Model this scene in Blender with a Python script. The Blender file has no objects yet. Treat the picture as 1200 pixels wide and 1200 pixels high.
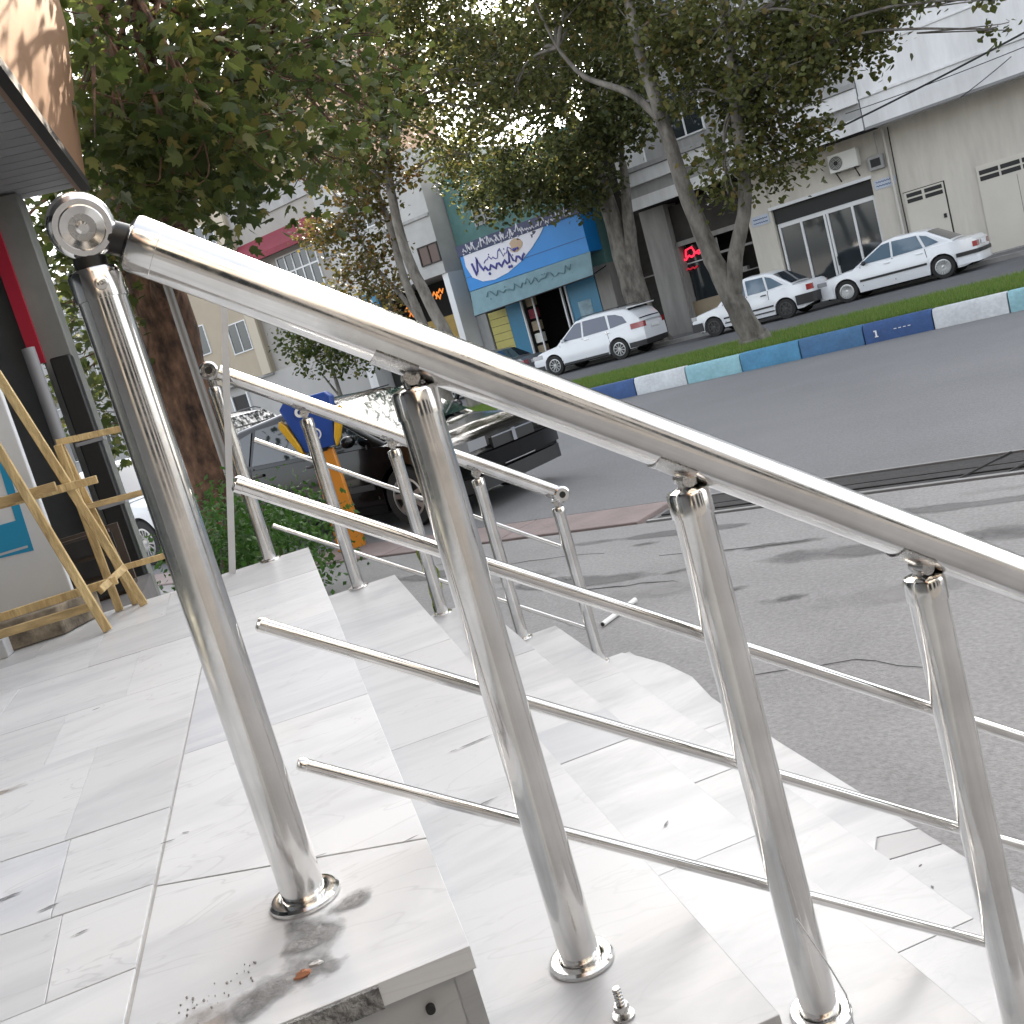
import bpy, bmesh, math, random
import numpy as np
from math import radians, sin, cos, pi, sqrt, atan2
from mathutils import Vector, Matrix, Euler

rng = random.Random(7)
nrg = np.random.default_rng(11)
SC = bpy.context.scene
COL = SC.collection

# ------------------------------------------------------------------ camera
cam_d = bpy.data.cameras.new('camera'); cam = bpy.data.objects.new('camera', cam_d); COL.objects.link(cam)
SC.camera = cam
cam_d.sensor_width = 36.0; cam_d.sensor_fit = 'HORIZONTAL'
cam_d.lens = 36.0 * 1202.0 / 1200.0
cam_d.clip_start = 0.05; cam_d.clip_end = 4000
_p, _r = radians(9.05), radians(15.9)
_fwd = Vector((0, cos(_p), -sin(_p))); _right0 = Vector((1, 0, 0)); _up0 = Vector((0, sin(_p), cos(_p)))
_right = cos(_r) * _right0 - sin(_r) * _up0          # image x axis
_up = sin(_r) * _right0 + cos(_r) * _up0
_M = Matrix((( _right.x, _up.x, -_fwd.x, 0), (_right.y, _up.y, -_fwd.y, 0), (_right.z, _up.z, -_fwd.z, 0.52), (0, 0, 0, 1)))
cam.matrix_world = _M

# ------------------------------------------------------------------ world, sun, exposure
SUN_AZ, SUN_EL = radians(20), radians(30)            # azimuth from +Y towards +X
world = bpy.data.worlds.new('World'); SC.world = world; world.use_nodes = True
wn = world.node_tree.nodes; wl = world.node_tree.links
for n in list(wn): wn.remove(n)
_sky = wn.new('ShaderNodeTexSky'); _sky.sky_type = 'NISHITA'; _sky.sun_disc = False
_sky.sun_elevation = SUN_EL; _sky.sun_rotation = SUN_AZ
_sky.air_density = 1.0; _sky.dust_density = 3.0; _sky.ozone_density = 1.0
_hsv = wn.new('ShaderNodeHueSaturation'); _hsv.inputs['Saturation'].default_value = 0.28
_bg = wn.new('ShaderNodeBackground'); _bg.inputs['Strength'].default_value = 0.15
_wo = wn.new('ShaderNodeOutputWorld')
wl.new(_sky.outputs[0], _hsv.inputs['Color']); wl.new(_hsv.outputs[0], _bg.inputs['Color']); wl.new(_bg.outputs[0], _wo.inputs['Surface'])
sun_d = bpy.data.lights.new('sun', 'SUN'); sun_d.energy = 4.0; sun_d.angle = radians(0.53); sun_d.color = (1.0, 0.86, 0.68)
sun = bpy.data.objects.new('sun', sun_d); COL.objects.link(sun)
sun.rotation_euler = Vector((-sin(SUN_AZ) * cos(SUN_EL), -cos(SUN_AZ) * cos(SUN_EL), -sin(SUN_EL))).to_track_quat('-Z', 'Y').to_euler()
vs = SC.view_settings
vs.view_transform = 'Standard'; vs.look = 'None'; vs.gamma = 1.0; vs.exposure = 2.22; vs.use_curve_mapping = False
SC.render.film_transparent = False
try:
    SC.cycles.use_denoising = True
    SC.cycles.max_bounces = 8; SC.cycles.diffuse_bounces = 3; SC.cycles.glossy_bounces = 4; SC.cycles.transmission_bounces = 4
    SC.cycles.sample_clamp_indirect = 6.0
except Exception:
    pass

# ------------------------------------------------------------------ materials
MATS = {}
def mat(name, col, rough=0.6, metal=0.0, spec=0.5, noise=None, bump=None, coat=0.0, emis=None, stretch=None, obj_random=0.0, fine=None):
    """noise = (scale, amount[, colour2]); bump = (scale, strength)"""
    if name in MATS: return MATS[name]
    m = bpy.data.materials.new(name); m.use_nodes = True; MATS[name] = m
    nt = m.node_tree; N = nt.nodes; Lk = nt.links
    b = N['Principled BSDF']
    b.inputs['Base Color'].default_value = (*col, 1); b.inputs['Roughness'].default_value = rough
    b.inputs['Metallic'].default_value = metal; b.inputs['Specular IOR Level'].default_value = spec
    if coat: b.inputs['Coat Weight'].default_value = coat; b.inputs['Coat Roughness'].default_value = 0.03
    if emis:
        b.inputs['Emission Color'].default_value = (*emis[:3], 1); b.inputs['Emission Strength'].default_value = emis[3]
    tc = None
    if noise or bump or obj_random:
        tc = N.new('ShaderNodeTexCoord'); mp = N.new('ShaderNodeMapping')
        Lk.new(tc.outputs['Object'], mp.inputs['Vector'])
        if stretch: mp.inputs['Scale'].default_value = stretch
        oi = N.new('ShaderNodeObjectInfo')
        vm = N.new('ShaderNodeVectorMath'); vm.operation = 'MULTIPLY_ADD'
        cb = N.new('ShaderNodeCombineXYZ')
        Lk.new(oi.outputs['Random'], cb.inputs[0]); Lk.new(oi.outputs['Random'], cb.inputs[1])
        vm.inputs[1].default_value = (37, 53, 0); Lk.new(cb.outputs[0], vm.inputs[0]); Lk.new(mp.outputs[0], vm.inputs[2])
        vec = vm.outputs[0]
    if noise:
        t = N.new('ShaderNodeTexNoise'); t.inputs['Scale'].default_value = noise[0]; t.inputs['Detail'].default_value = 6
        t.inputs['Roughness'].default_value = 0.62
        Lk.new(vec, t.inputs['Vector'])
        rp = N.new('ShaderNodeValToRGB'); rp.color_ramp.elements[0].position = 0.32; rp.color_ramp.elements[1].position = 0.7
        c2 = noise[2] if len(noise) > 2 else tuple(x * (1 - noise[1]) for x in col)
        rp.color_ramp.elements[0].color = (*c2, 1); rp.color_ramp.elements[1].color = (*col, 1)
        Lk.new(t.outputs['Fac'], rp.inputs['Fac']); outc = rp.outputs['Color']
        if fine:
            t2 = N.new('ShaderNodeTexNoise'); t2.inputs['Scale'].default_value = fine[0]; t2.inputs['Detail'].default_value = 3; Lk.new(vec, t2.inputs['Vector'])
            mr = N.new('ShaderNodeMapRange'); mr.inputs['From Min'].default_value = .3; mr.inputs['From Max'].default_value = .7
            mr.inputs['To Min'].default_value = 1-fine[1]; mr.inputs['To Max'].default_value = 1+fine[1]*.6; Lk.new(t2.outputs['Fac'], mr.inputs['Value'])
            h2 = N.new('ShaderNodeHueSaturation'); Lk.new(mr.outputs[0], h2.inputs['Value']); Lk.new(outc, h2.inputs['Color']); outc = h2.outputs[0]
        if obj_random:
            hs = N.new('ShaderNodeHueSaturation'); ma = N.new('ShaderNodeMath'); ma.operation = 'MULTIPLY_ADD'
            ma.inputs[1].default_value = obj_random; ma.inputs[2].default_value = 1 - obj_random / 2
            Lk.new(oi.outputs['Random'], ma.inputs[0]); Lk.new(ma.outputs[0], hs.inputs['Value']); Lk.new(outc, hs.inputs['Color']); outc = hs.outputs[0]
        Lk.new(outc, b.inputs['Base Color'])
    if bump:
        t = N.new('ShaderNodeTexNoise'); t.inputs['Scale'].default_value = bump[0]; t.inputs['Detail'].default_value = 5
        Lk.new(vec, t.inputs['Vector'])
        bp = N.new('ShaderNodeBump'); bp.inputs['Strength'].default_value = bump[1]; bp.inputs['Distance'].default_value = 0.02
        Lk.new(t.outputs['Fac'], bp.inputs['Height']); Lk.new(bp.outputs[0], b.inputs['Normal'])
    return m

def steel_mat(name='brushed_steel', base=0.86, rough=0.12, dirt=0.22):
    if name in MATS: return MATS[name]
    m = bpy.data.materials.new(name); m.use_nodes = True; MATS[name] = m
    N = m.node_tree.nodes; Lk = m.node_tree.links; b = N['Principled BSDF']
    b.inputs['Metallic'].default_value = 1.0
    tc = N.new('ShaderNodeTexCoord'); mp = N.new('ShaderNodeMapping'); mp.inputs['Scale'].default_value = (5, 5, 5)
    Lk.new(tc.outputs['Object'], mp.inputs[0])
    t = N.new('ShaderNodeTexNoise'); t.inputs['Scale'].default_value = 2.2; t.inputs['Detail'].default_value = 5
    Lk.new(mp.outputs[0], t.inputs['Vector'])
    r = N.new('ShaderNodeValToRGB')
    r.color_ramp.elements[0].position = .3; r.color_ramp.elements[1].position = .7
    r.color_ramp.elements[0].color = (base * (1 - dirt), base * (1 - dirt) * .98, base * (1 - dirt) * .95, 1)
    r.color_ramp.elements[1].color = (base, base * .99, base * .97, 1)
    Lk.new(t.outputs['Fac'], r.inputs[0]); Lk.new(r.outputs[0], b.inputs['Base Color'])
    t9 = N.new('ShaderNodeTexNoise'); t9.inputs['Scale'].default_value = 11; t9.inputs['Detail'].default_value = 7; t9.inputs['Roughness'].default_value = .75; Lk.new(mp.outputs[0], t9.inputs['Vector'])
    mr = N.new('ShaderNodeMapRange'); mr.inputs['From Min'].default_value = .35; mr.inputs['From Max'].default_value = .68; mr.inputs['To Min'].default_value = rough * .65; mr.inputs['To Max'].default_value = rough * 1.9
    Lk.new(t9.outputs['Fac'], mr.inputs['Value']); Lk.new(mr.outputs[0], b.inputs['Roughness'])
    return m

def marble_mat(name, base=(.74, .735, .72), vein=(.42, .43, .45), amount=0.5, warm=(.70, .64, .54)):
    if name in MATS: return MATS[name]
    m = bpy.data.materials.new(name); m.use_nodes = True; MATS[name] = m
    N = m.node_tree.nodes; Lk = m.node_tree.links; b = N['Principled BSDF']
    b.inputs['Roughness'].default_value = 0.38
    tc = N.new('ShaderNodeTexCoord'); oi = N.new('ShaderNodeObjectInfo')
    cb = N.new('ShaderNodeCombineXYZ'); Lk.new(oi.outputs['Random'], cb.inputs[0]); Lk.new(oi.outputs['Random'], cb.inputs[1]); Lk.new(oi.outputs['Random'], cb.inputs[2])
    vm = N.new('ShaderNodeVectorMath'); vm.operation = 'MULTIPLY_ADD'; vm.inputs[1].default_value = (13, 29, 17)
    Lk.new(cb.outputs[0], vm.inputs[0]); Lk.new(tc.outputs['Object'], vm.inputs[2])
    mp = N.new('ShaderNodeMapping'); mp.inputs['Scale'].default_value = (1.3, 4.8, 4.8); mp.inputs['Rotation'].default_value = (0, 0, radians(-14))
    Lk.new(vm.outputs[0], mp.inputs[0])
    t1 = N.new('ShaderNodeTexNoise'); t1.inputs['Scale'].default_value = 1.0; t1.inputs['Detail'].default_value = 8; t1.inputs['Roughness'].default_value = .6; t1.inputs['Distortion'].default_value = 1.3
    Lk.new(mp.outputs[0], t1.inputs['Vector'])
    r1 = N.new('ShaderNodeValToRGB'); r1.color_ramp.elements[0].position = .3; r1.color_ramp.elements[1].position = .56
    r1.color_ramp.elements[0].color = (1, 1, 1, 1); r1.color_ramp.elements[1].color = (0, 0, 0, 1)
    Lk.new(t1.outputs['Fac'], r1.inputs[0])
    # thin dark veins
    t2 = N.new('ShaderNodeTexNoise'); t2.inputs['Scale'].default_value = 1.4; t2.inputs['Detail'].default_value = 3; t2.inputs['Distortion'].default_value = 2.2
    Lk.new(mp.outputs[0], t2.inputs['Vector'])
    r2 = N.new('ShaderNodeValToRGB')
    e = r2.color_ramp.elements; e[0].position = .49; e[0].color = (0, 0, 0, 1); e[1].position = .515; e[1].color = (0, 0, 0, 1)
    x = e.new(.502); x.color = (1, 1, 1, 1)
    Lk.new(t2.outputs['Fac'], r2.inputs[0])
    t3 = N.new('ShaderNodeTexNoise'); t3.inputs['Scale'].default_value = 2.6; t3.inputs['Detail'].default_value = 4
    Lk.new(vm.outputs[0], t3.inputs['Vector'])
    r3 = N.new('ShaderNodeValToRGB'); r3.color_ramp.elements[0].position = .6; r3.color_ramp.elements[1].position = .8
    r3.color_ramp.elements[0].color = (0, 0, 0, 1); r3.color_ramp.elements[1].color = (.5, .5, .5, 1); Lk.new(t3.outputs['Fac'], r3.inputs[0])
    def mix(f, a, c, w):
        q = N.new('ShaderNodeMixRGB'); mm = N.new('ShaderNodeMath'); mm.operation = 'MULTIPLY'; mm.inputs[1].default_value = w
        Lk.new(f, mm.inputs[0]); Lk.new(mm.outputs[0], q.inputs[0])
        if isinstance(a, tuple): q.inputs[1].default_value = (*a, 1)
        else: Lk.new(a, q.inputs[1])
        q.inputs[2].default_value = (*c, 1); return q.outputs[0]
    c = mix(r1.outputs[0], base, vein, amount)
    c = mix(t3.outputs['Fac'] if False else r3.outputs[0], c, warm, .5)
    mk = N.new('ShaderNodeMath'); mk.operation = 'MULTIPLY'; Lk.new(r2.outputs[0], mk.inputs[0]); Lk.new(t3.outputs['Fac'], mk.inputs[1])
    c = mix(mk.outputs[0], c, (.30, .30, .31), .55)
    hs = N.new('ShaderNodeHueSaturation'); ma = N.new('ShaderNodeMath'); ma.operation = 'MULTIPLY_ADD'; ma.inputs[1].default_value = .15; ma.inputs[2].default_value = .89
    Lk.new(oi.outputs['Random'], ma.inputs[0]); Lk.new(ma.outputs[0], hs.inputs['Value']); Lk.new(c, hs.inputs['Color'])
    Lk.new(hs.outputs[0], b.inputs['Base Color'])
    return m

def leaf_mat(name, cols, trans=0.35):
    if name in MATS: return MATS[name]
    m = bpy.data.materials.new(name); m.use_nodes = True; MATS[name] = m
    N = m.node_tree.nodes; Lk = m.node_tree.links
    for n in list(N): N.remove(n)
    o = N.new('ShaderNodeOutputMaterial'); g = N.new('ShaderNodeNewGeometry'); oi = N.new('ShaderNodeObjectInfo')
    ad = N.new('ShaderNodeMath'); ad.operation = 'ADD'; fr = N.new('ShaderNodeMath'); fr.operation = 'FRACT'
    Lk.new(g.outputs['Random Per Island'], ad.inputs[0]); Lk.new(oi.outputs['Random'], ad.inputs[1]); Lk.new(ad.outputs[0], fr.inputs[0])
    r = N.new('ShaderNodeValToRGB'); r.color_ramp.interpolation = 'LINEAR'
    E_ = r.color_ramp.elements
    while len(E_) < len(cols): E_.new(.5)
    for e, (p, c) in zip(E_, cols): e.position = p; e.color = (*c, 1)
    Lk.new(fr.outputs[0], r.inputs[0])
    d = N.new('ShaderNodeBsdfPrincipled'); d.inputs['Roughness'].default_value = .5; d.inputs['Specular IOR Level'].default_value = .3
    t = N.new('ShaderNodeBsdfTranslucent'); mx = N.new('ShaderNodeMixShader'); mx.inputs[0].default_value = trans
    Lk.new(r.outputs[0], d.inputs['Base Color']); Lk.new(r.outputs[0], t.inputs['Color'])
    Lk.new(d.outputs[0], mx.inputs[1]); Lk.new(t.outputs[0], mx.inputs[2]); Lk.new(mx.outputs[0], o.inputs['Surface'])
    return m

# ------------------------------------------------------------------ mesh builder
class MB:
    def __init__(s): s.v = []; s.f = []
    def add(s, vs_, fs):
        k = len(s.v); s.v += [tuple(p) for p in vs_]; s.f += [tuple(i + k for i in f) for f in fs]; return s
    def box(s, x0, x1, y0, y1, z0, z1):
        return s.add([(x0,y0,z0),(x1,y0,z0),(x1,y1,z0),(x0,y1,z0),(x0,y0,z1),(x1,y0,z1),(x1,y1,z1),(x0,y1,z1)],
                     [(3,2,1,0),(4,5,6,7),(0,1,5,4),(1,2,6,5),(2,3,7,6),(3,0,4,7)])
    def bar(s, p0, p1, w, h, up=(0, 0, 1)):
        p0 = Vector(p0); p1 = Vector(p1); d = (p1 - p0).normalized(); u = Vector(up)
        sd = d.cross(u)
        if sd.length < 1e-4: sd = d.cross(Vector((1, 0, 0)))
        sd.normalize(); u = sd.cross(d)
        c = [(-w/2,-h/2),(w/2,-h/2),(w/2,h/2),(-w/2,h/2)]
        A = [p0 + sd*a + u*b for a, b in c]; B = [p1 + sd*a + u*b for a, b in c]
        return s.add(A + B, [(3,2,1,0),(4,5,6,7),(0,1,5,4),(1,2,6,5),(2,3,7,6),(3,0,4,7)])
    def tube(s, pts, r, seg=16, cap=True):
        pts = [Vector(p) for p in pts]; n = len(pts)
        rs = r if isinstance(r, (list, tuple)) else [r] * n
        ref = None; vs_ = []
        for i, p in enumerate(pts):
            d = (pts[min(i+1, n-1)] - pts[max(i-1, 0)]).normalized()
            if ref is None:
                ref = Vector((0, 0, 1)) if abs(d.z) < .9 else Vector((1, 0, 0))
            u = (ref - d * ref.dot(d)).normalized(); w = d.cross(u); ref = u
            for k in range(seg):
                a = 2*pi*k/seg; vs_.append(p + (u*cos(a) + w*sin(a)) * rs[i])
        fs = [(i*seg+k, i*seg+(k+1) % seg, (i+1)*seg+(k+1) % seg, (i+1)*seg+k) for i in range(n-1) for k in range(seg)]
        if cap: fs += [tuple(reversed(range(seg))), tuple(range((n-1)*seg, n*seg))]
        return s.add(vs_, fs)
    def lathe(s, prof, c=(0,0,0), axis=(0,0,1), seg=24):
        ax = Vector(axis).normalized(); ref = Vector((0,0,1)) if abs(ax.z) < .9 else Vector((1,0,0))
        u = (ref - ax*ref.dot(ax)).normalized(); w = ax.cross(u); c = Vector(c); vs_ = []
        for r, z in prof:
            for k in range(seg):
                a = 2*pi*k/seg; vs_.append(c + ax*z + (u*cos(a) + w*sin(a))*max(r, 1e-5))
        n = len(prof)
        fs = [(i*seg+k, i*seg+(k+1) % seg, (i+1)*seg+(k+1) % seg, (i+1)*seg+k) for i in range(n-1) for k in range(seg)]
        return s.add(vs_, fs)
    def prism(s, poly, z0, z1):
        n = len(poly); A = [(x, y, z0) for x, y in poly]; B = [(x, y, z1) for x, y in poly]
        return s.add(A + B, [tuple(reversed(range(n))), tuple(range(n, 2*n))] + [(i, (i+1) % n, n+(i+1) % n, n+i) for i in range(n)])
    def extr(s, poly3, off):
        """closed 3D polygon extruded by the vector off"""
        n = len(poly3); A = [Vector(p) for p in poly3]; o = Vector(off); B = [p + o for p in A]
        return s.add(A + B, [tuple(reversed(range(n))), tuple(range(n, 2*n))] + [(i, (i+1) % n, n+(i+1) % n, n+i) for i in range(n)])
    def sheet(s, poly3): return s.add(poly3, [tuple(range(len(poly3)))])
    def blob(s, c, r, seg=10, rings=6, jit=.15, sq=(1,1,1)):
        vs_ = []; c = Vector(c)
        for i in range(rings+1):
            th = pi*i/rings
            for k in range(seg):
                ph = 2*pi*k/seg; q = r*(1+rng.uniform(-jit, jit))
                vs_.append(c + Vector((q*sin(th)*cos(ph)*sq[0], q*sin(th)*sin(ph)*sq[1], q*cos(th)*sq[2])))
        return s.add(vs_, [(i*seg+k, (i+1)*seg+k, (i+1)*seg+(k+1) % seg, i*seg+(k+1) % seg) for i in range(rings) for k in range(seg)])

FR = {'W': 0.0, 'L': radians(12), 'S': radians(-39)}   # world, landing (X=e, Y=n), street (X=-a, Y=b)
ORG = {}
def to_world(fr, p):
    a = FR[fr]; x, y, z = p
    return Vector((cos(a)*x - sin(a)*y, sin(a)*x + cos(a)*y, z))
def mesh_from(name, mb, org=(0,0,0), m=None, smooth=True, fix=True):
    me = bpy.data.meshes.new(name)
    v = [(x-org[0], y-org[1], z-org[2]) for x, y, z in mb.v]
    me.from_pydata(v, [], mb.f)
    if fix and len(mb.f) < 60000:
        bm = bmesh.new(); bm.from_mesh(me); bmesh.ops.remove_doubles(bm, verts=bm.verts, dist=1e-6)
        bmesh.ops.recalc_face_normals(bm, faces=bm.faces); bm.to_mesh(me); bm.free()
    me.update()
    if m: me.materials.append(m)
    if smooth:
        me.polygons.foreach_set('use_smooth', [True]*len(me.polygons))
        try: me.set_sharp_from_angle(angle=radians(38))
        except Exception: pass
    return me
def _tag(o, label=None, cat=None, group=None, kind=None):
    if label: o['label'] = label
    if cat: o['category'] = cat
    if group: o['group'] = group
    if kind: o['kind'] = kind
def thing(name, label, cat, fr, org, group=None, kind=None):
    o = bpy.data.objects.new(name, None); COL.objects.link(o); o.empty_display_size = .2
    o.location = to_world(fr, org); o.rotation_euler = (0, 0, FR[fr])
    ORG[o] = tuple(org); _tag(o, label, cat, group, kind); return o
def _bev(o, w):
    if w:
        b = o.modifiers.new('bevel', 'BEVEL'); b.width = w; b.segments = 2; b.limit_method = 'ANGLE'; b.angle_limit = radians(40)
def part(par, name, mb, m, label=None, kind=None, bevel=0, smooth=True):
    org = ORG[par]
    o = bpy.data.objects.new(name, mesh_from(name, mb, org, m, smooth)); COL.objects.link(o); o.parent = par
    ORG[o] = org; _tag(o, label, None, None, kind); _bev(o, bevel); return o
def solo(name, mb, m, label, cat, fr, org, group=None, kind=None, bevel=0, smooth=True):
    o = bpy.data.objects.new(name, mesh_from(name, mb, org, m, smooth)); COL.objects.link(o)
    o.location = to_world(fr, org); o.rotation_euler = (0, 0, FR[fr]); ORG[o] = tuple(org)
    _tag(o, label, cat, group, kind); _bev(o, bevel); return o
def copy_part(src, par, off, m=None):
    o = src.copy(); COL.objects.link(o); o.parent = par; o.location = Vector(src.location) + Vector(off)
    if m: o.material_slots[0].link = 'OBJECT'; o.material_slots[0].material = m
    ORG[o] = ORG[par]; return o
def struct(name, mb, m, fr='W', org=(0,0,0), smooth=False, bevel=0):
    return solo(name, mb, m, None, None, fr, org, None, 'structure', bevel, smooth)
def abox(mb, a0, a1, b0, b1, z0, z1):                 # box in street coordinates
    return mb.box(-max(a0,a1), -min(a0,a1), b0, b1, z0, z1)
ZG = -1.0

# ================================================================== GROUND
M_ground = mat('dusty_ground', (.20,.195,.19), .9, noise=(.8,.25), bump=(30,.3))
struct('ground', MB().box(-900, 900, -900, 900, -1.4, -1.03), M_ground)
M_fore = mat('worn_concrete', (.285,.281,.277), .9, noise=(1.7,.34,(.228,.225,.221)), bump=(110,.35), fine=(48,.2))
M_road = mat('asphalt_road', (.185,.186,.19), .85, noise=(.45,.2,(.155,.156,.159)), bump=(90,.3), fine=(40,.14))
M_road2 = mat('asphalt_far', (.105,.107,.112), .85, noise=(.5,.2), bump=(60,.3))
fore = struct('forecourt', abox(MB(), -60, 90, -25, 6.28, -1.2, ZG), M_fore, 'S')
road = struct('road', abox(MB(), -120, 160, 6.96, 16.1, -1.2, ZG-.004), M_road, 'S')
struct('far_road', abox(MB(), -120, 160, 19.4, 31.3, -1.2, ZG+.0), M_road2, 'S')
M_stain = mat('dark_stain', (.10,.098,.096), .7, noise=(9,.3))
M_patch = mat('asphalt_patch', (.20,.197,.194), .9, noise=(1.6,.3), bump=(90,.35), fine=(48,.2))
def ragged(m, scale=30, sharp=.25, op=.85):
    nt = m.node_tree; N = nt.nodes; Lk = nt.links; b = N['Principled BSDF']
    at = N.new('ShaderNodeAttribute'); at.attribute_name = 'cover'
    tc = N.new('ShaderNodeTexCoord'); t = N.new('ShaderNodeTexNoise'); t.inputs['Scale'].default_value = scale; t.inputs['Detail'].default_value = 6
    Lk.new(tc.outputs['Object'], t.inputs['Vector'])
    a = N.new('ShaderNodeMath'); a.operation = 'ADD'; Lk.new(at.outputs['Fac'], a.inputs[0]); Lk.new(t.outputs['Fac'], a.inputs[1])
    mr = N.new('ShaderNodeMapRange'); mr.inputs['From Min'].default_value = .80; mr.inputs['From Max'].default_value = .80+sharp*2
    Lk.new(a.outputs[0], mr.inputs['Value']); mu = N.new('ShaderNodeMath'); mu.operation = 'MULTIPLY'; mu.inputs[1].default_value = op
    Lk.new(mr.outputs[0], mu.inputs[0]); Lk.new(mu.outputs[0], b.inputs['Alpha']); return m
def smear(cx, cy, ra, rb, rot, z, m, par=None, name='plaster_smear', n=28):
    mb = MB(); v = [(cx, cy, z)]; f = []; rr = 5
    for i in range(1, rr+1):
        for k in range(n):
            t = 2*pi*k/n; q = i/rr; x, y = ra*cos(t)*q, rb*sin(t)*q
            v.append((cx+x*cos(rot)-y*sin(rot), cy+x*sin(rot)+y*cos(rot), z))
    for k in range(n): f.append((0, 1+k, 1+(k+1) % n))
    for i in range(rr-1):
        for k in range(n): f.append((1+i*n+k, 1+(i+1)*n+k, 1+(i+1)*n+(k+1) % n, 1+i*n+(k+1) % n))
    o = part(par, name, mb.add(v, f), m, smooth=False)
    at = o.data.attributes.new('cover', 'FLOAT', 'POINT')
    X = np.array([p.co[:] for p in o.data.vertices])+np.array(ORG[par])
    dx, dy = X[:, 0]-cx, X[:, 1]-cy; u = (dx*cos(rot)+dy*sin(rot))/ra; w_ = (-dx*sin(rot)+dy*cos(rot))/rb
    at.data.foreach_set('value', (.75*(1-np.clip(np.sqrt(u*u+w_*w_), 0, 1))).astype(np.float32))
    return o
ragged(M_stain, 7, .14, .6); ragged(M_patch, 2.2, .1, .8)
M_crack = mat('crack_dark', (.06,.058,.056), .9)
M_lightp = ragged(mat('pale_dust', (.33,.325,.315), .95, noise=(6,.2)), 3, .2, .6)
for (a, b, ra, rb, t_) in [(2.47,4.58,.17,.085,.2),(2.09,4.38,.24,.10,.3),(2.7,4.85,.09,.05,.1),(3.2,4.2,.10,.05,.3),(3.0,5.0,.22,.07,.4),(3.8,5.05,.12,.05,0),(2.5,5.35,.6,.08,.1),(3.6,5.7,.2,.08,.2),(4.6,5.4,.25,.07,.1),(5.4,5.8,.3,.08,.05)]:
    smear(-a, b, ra, rb, t_, ZG+.0022+rng.uniform(0,.0012), M_stain, fore, 'stain')
for (a, b, ra, rb, t_) in [(1.8,5.08,1.5,.22,.02),(3.8,4.98,1.1,.2,-.03),(.6,5.2,1.3,.25,.05),(5.2,5.5,1.2,.2,0),(1.2,5.75,1.6,.16,.02),(3.5,5.9,1.4,.14,0),(2.6,3.4,.8,.3,.3)]:
    smear(-a, b, ra, rb, t_, ZG+.0008+rng.uniform(0,.0010), M_patch, fore, 'asphalt_patch', 36)
for (a, b, ra, rb, t_) in [(2.9,4.65,.6,.2,.1),(1.5,4.4,.7,.25,.3),(4.3,5.2,.6,.18,0),(1.0,6.0,1.2,.12,0)]:
    smear(-a, b, ra, rb, t_, ZG+.0020+rng.uniform(0,.0002), M_lightp, fore, 'dust_patch', 30)
def crack(pts, w, name='crack'):
    L_, R_ = [], []
    n = len(pts); P = []
    for i in range(n-1):
        for q in range(4):
            u = q/4; P.append((pts[i][0]*(1-u)+pts[i+1][0]*u+rng.uniform(-.02,.02), pts[i][1]*(1-u)+pts[i+1][1]*u+rng.uniform(-.02,.02)))
    for i, (a, b) in enumerate(P):
        ww = w*rng.uniform(.15, 1.)*min(1, i/3+.1, (len(P)-1-i)/3+.1); L_.append((-a, b-ww/2)); R_.append((-a, b+ww/2))
    part(fore, name, MB().prism(L_ + R_[::-1], ZG+.002, ZG+.0042), M_crack, smooth=False)
crack([(3.9,4.84),(3.4,4.80),(3.07,4.84),(2.8,4.79)], .012); crack([(3.3,5.36),(2.7,5.33),(2.2,5.39)], .009); crack([(1.9,3.5),(1.5,3.62),(1.1,3.5)], .008); crack([(4.8,5.55),(4.2,5.6),(3.7,5.56)], .010)
# pink concrete edging and the drain channel
M_pink = mat('pink_concrete', (.27,.215,.205), .85, noise=(3,.25), bump=(40,.3))
M_dark = mat('dark_gap', (.02,.02,.02), .9)
M_iron = mat('drain_iron', (.030,.029,.029), .75, noise=(6,.5), bump=(40,.4), stretch=(.3,4,1))
M_galv = mat('galvanised_edge', (.30,.30,.30), .5, metal=.5, noise=(8,.2))
M_conc = mat('grey_concrete', (.30,.295,.285), .85, noise=(2.2,.22), bump=(35,.3))
edge = struct('road_edging', abox(MB(), 3.95, 40, 6.31, 6.33, -1.2, ZG-.03), M_dark, 'S')
for k in range(12):
    a0 = 4.0 + k*1.35
    part(edge, 'edging_slab', abox(MB(), a0+.008, a0+1.342, 6.33, 6.90, -1.2, ZG+.012+rng.uniform(-.004,.004)), M_pink, bevel=.008)
chan = struct('drain_channel', abox(MB(), -30, 3.93, 6.34, 6.955, -1.2, ZG-.10), M_dark, 'S')
part(chan, 'channel_edge', abox(MB(), -30, 3.93, 6.32, 6.36, -1.2, ZG+.008), M_galv, bevel=.003)
part(chan, 'channel_edge', abox(MB(), -30, 3.93, 6.925, 6.952, -1.2, ZG+.004), M_galv, bevel=.003)
for k in range(4):
    b0 = 6.372 + k*.138
    part(chan, 'grate_bar', abox(MB(), -30, 3.9, b0, b0+.122, ZG-.05, ZG-.006+rng.uniform(-.006,.003)), M_iron)
for k in range(6):
    part(chan, 'grate_cross_bar', MB().bar((-(1.75-k*.28),6.37,ZG+.001),(-(1.55-k*.28),6.92,ZG+.001),.012,.01), M_iron)

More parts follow.
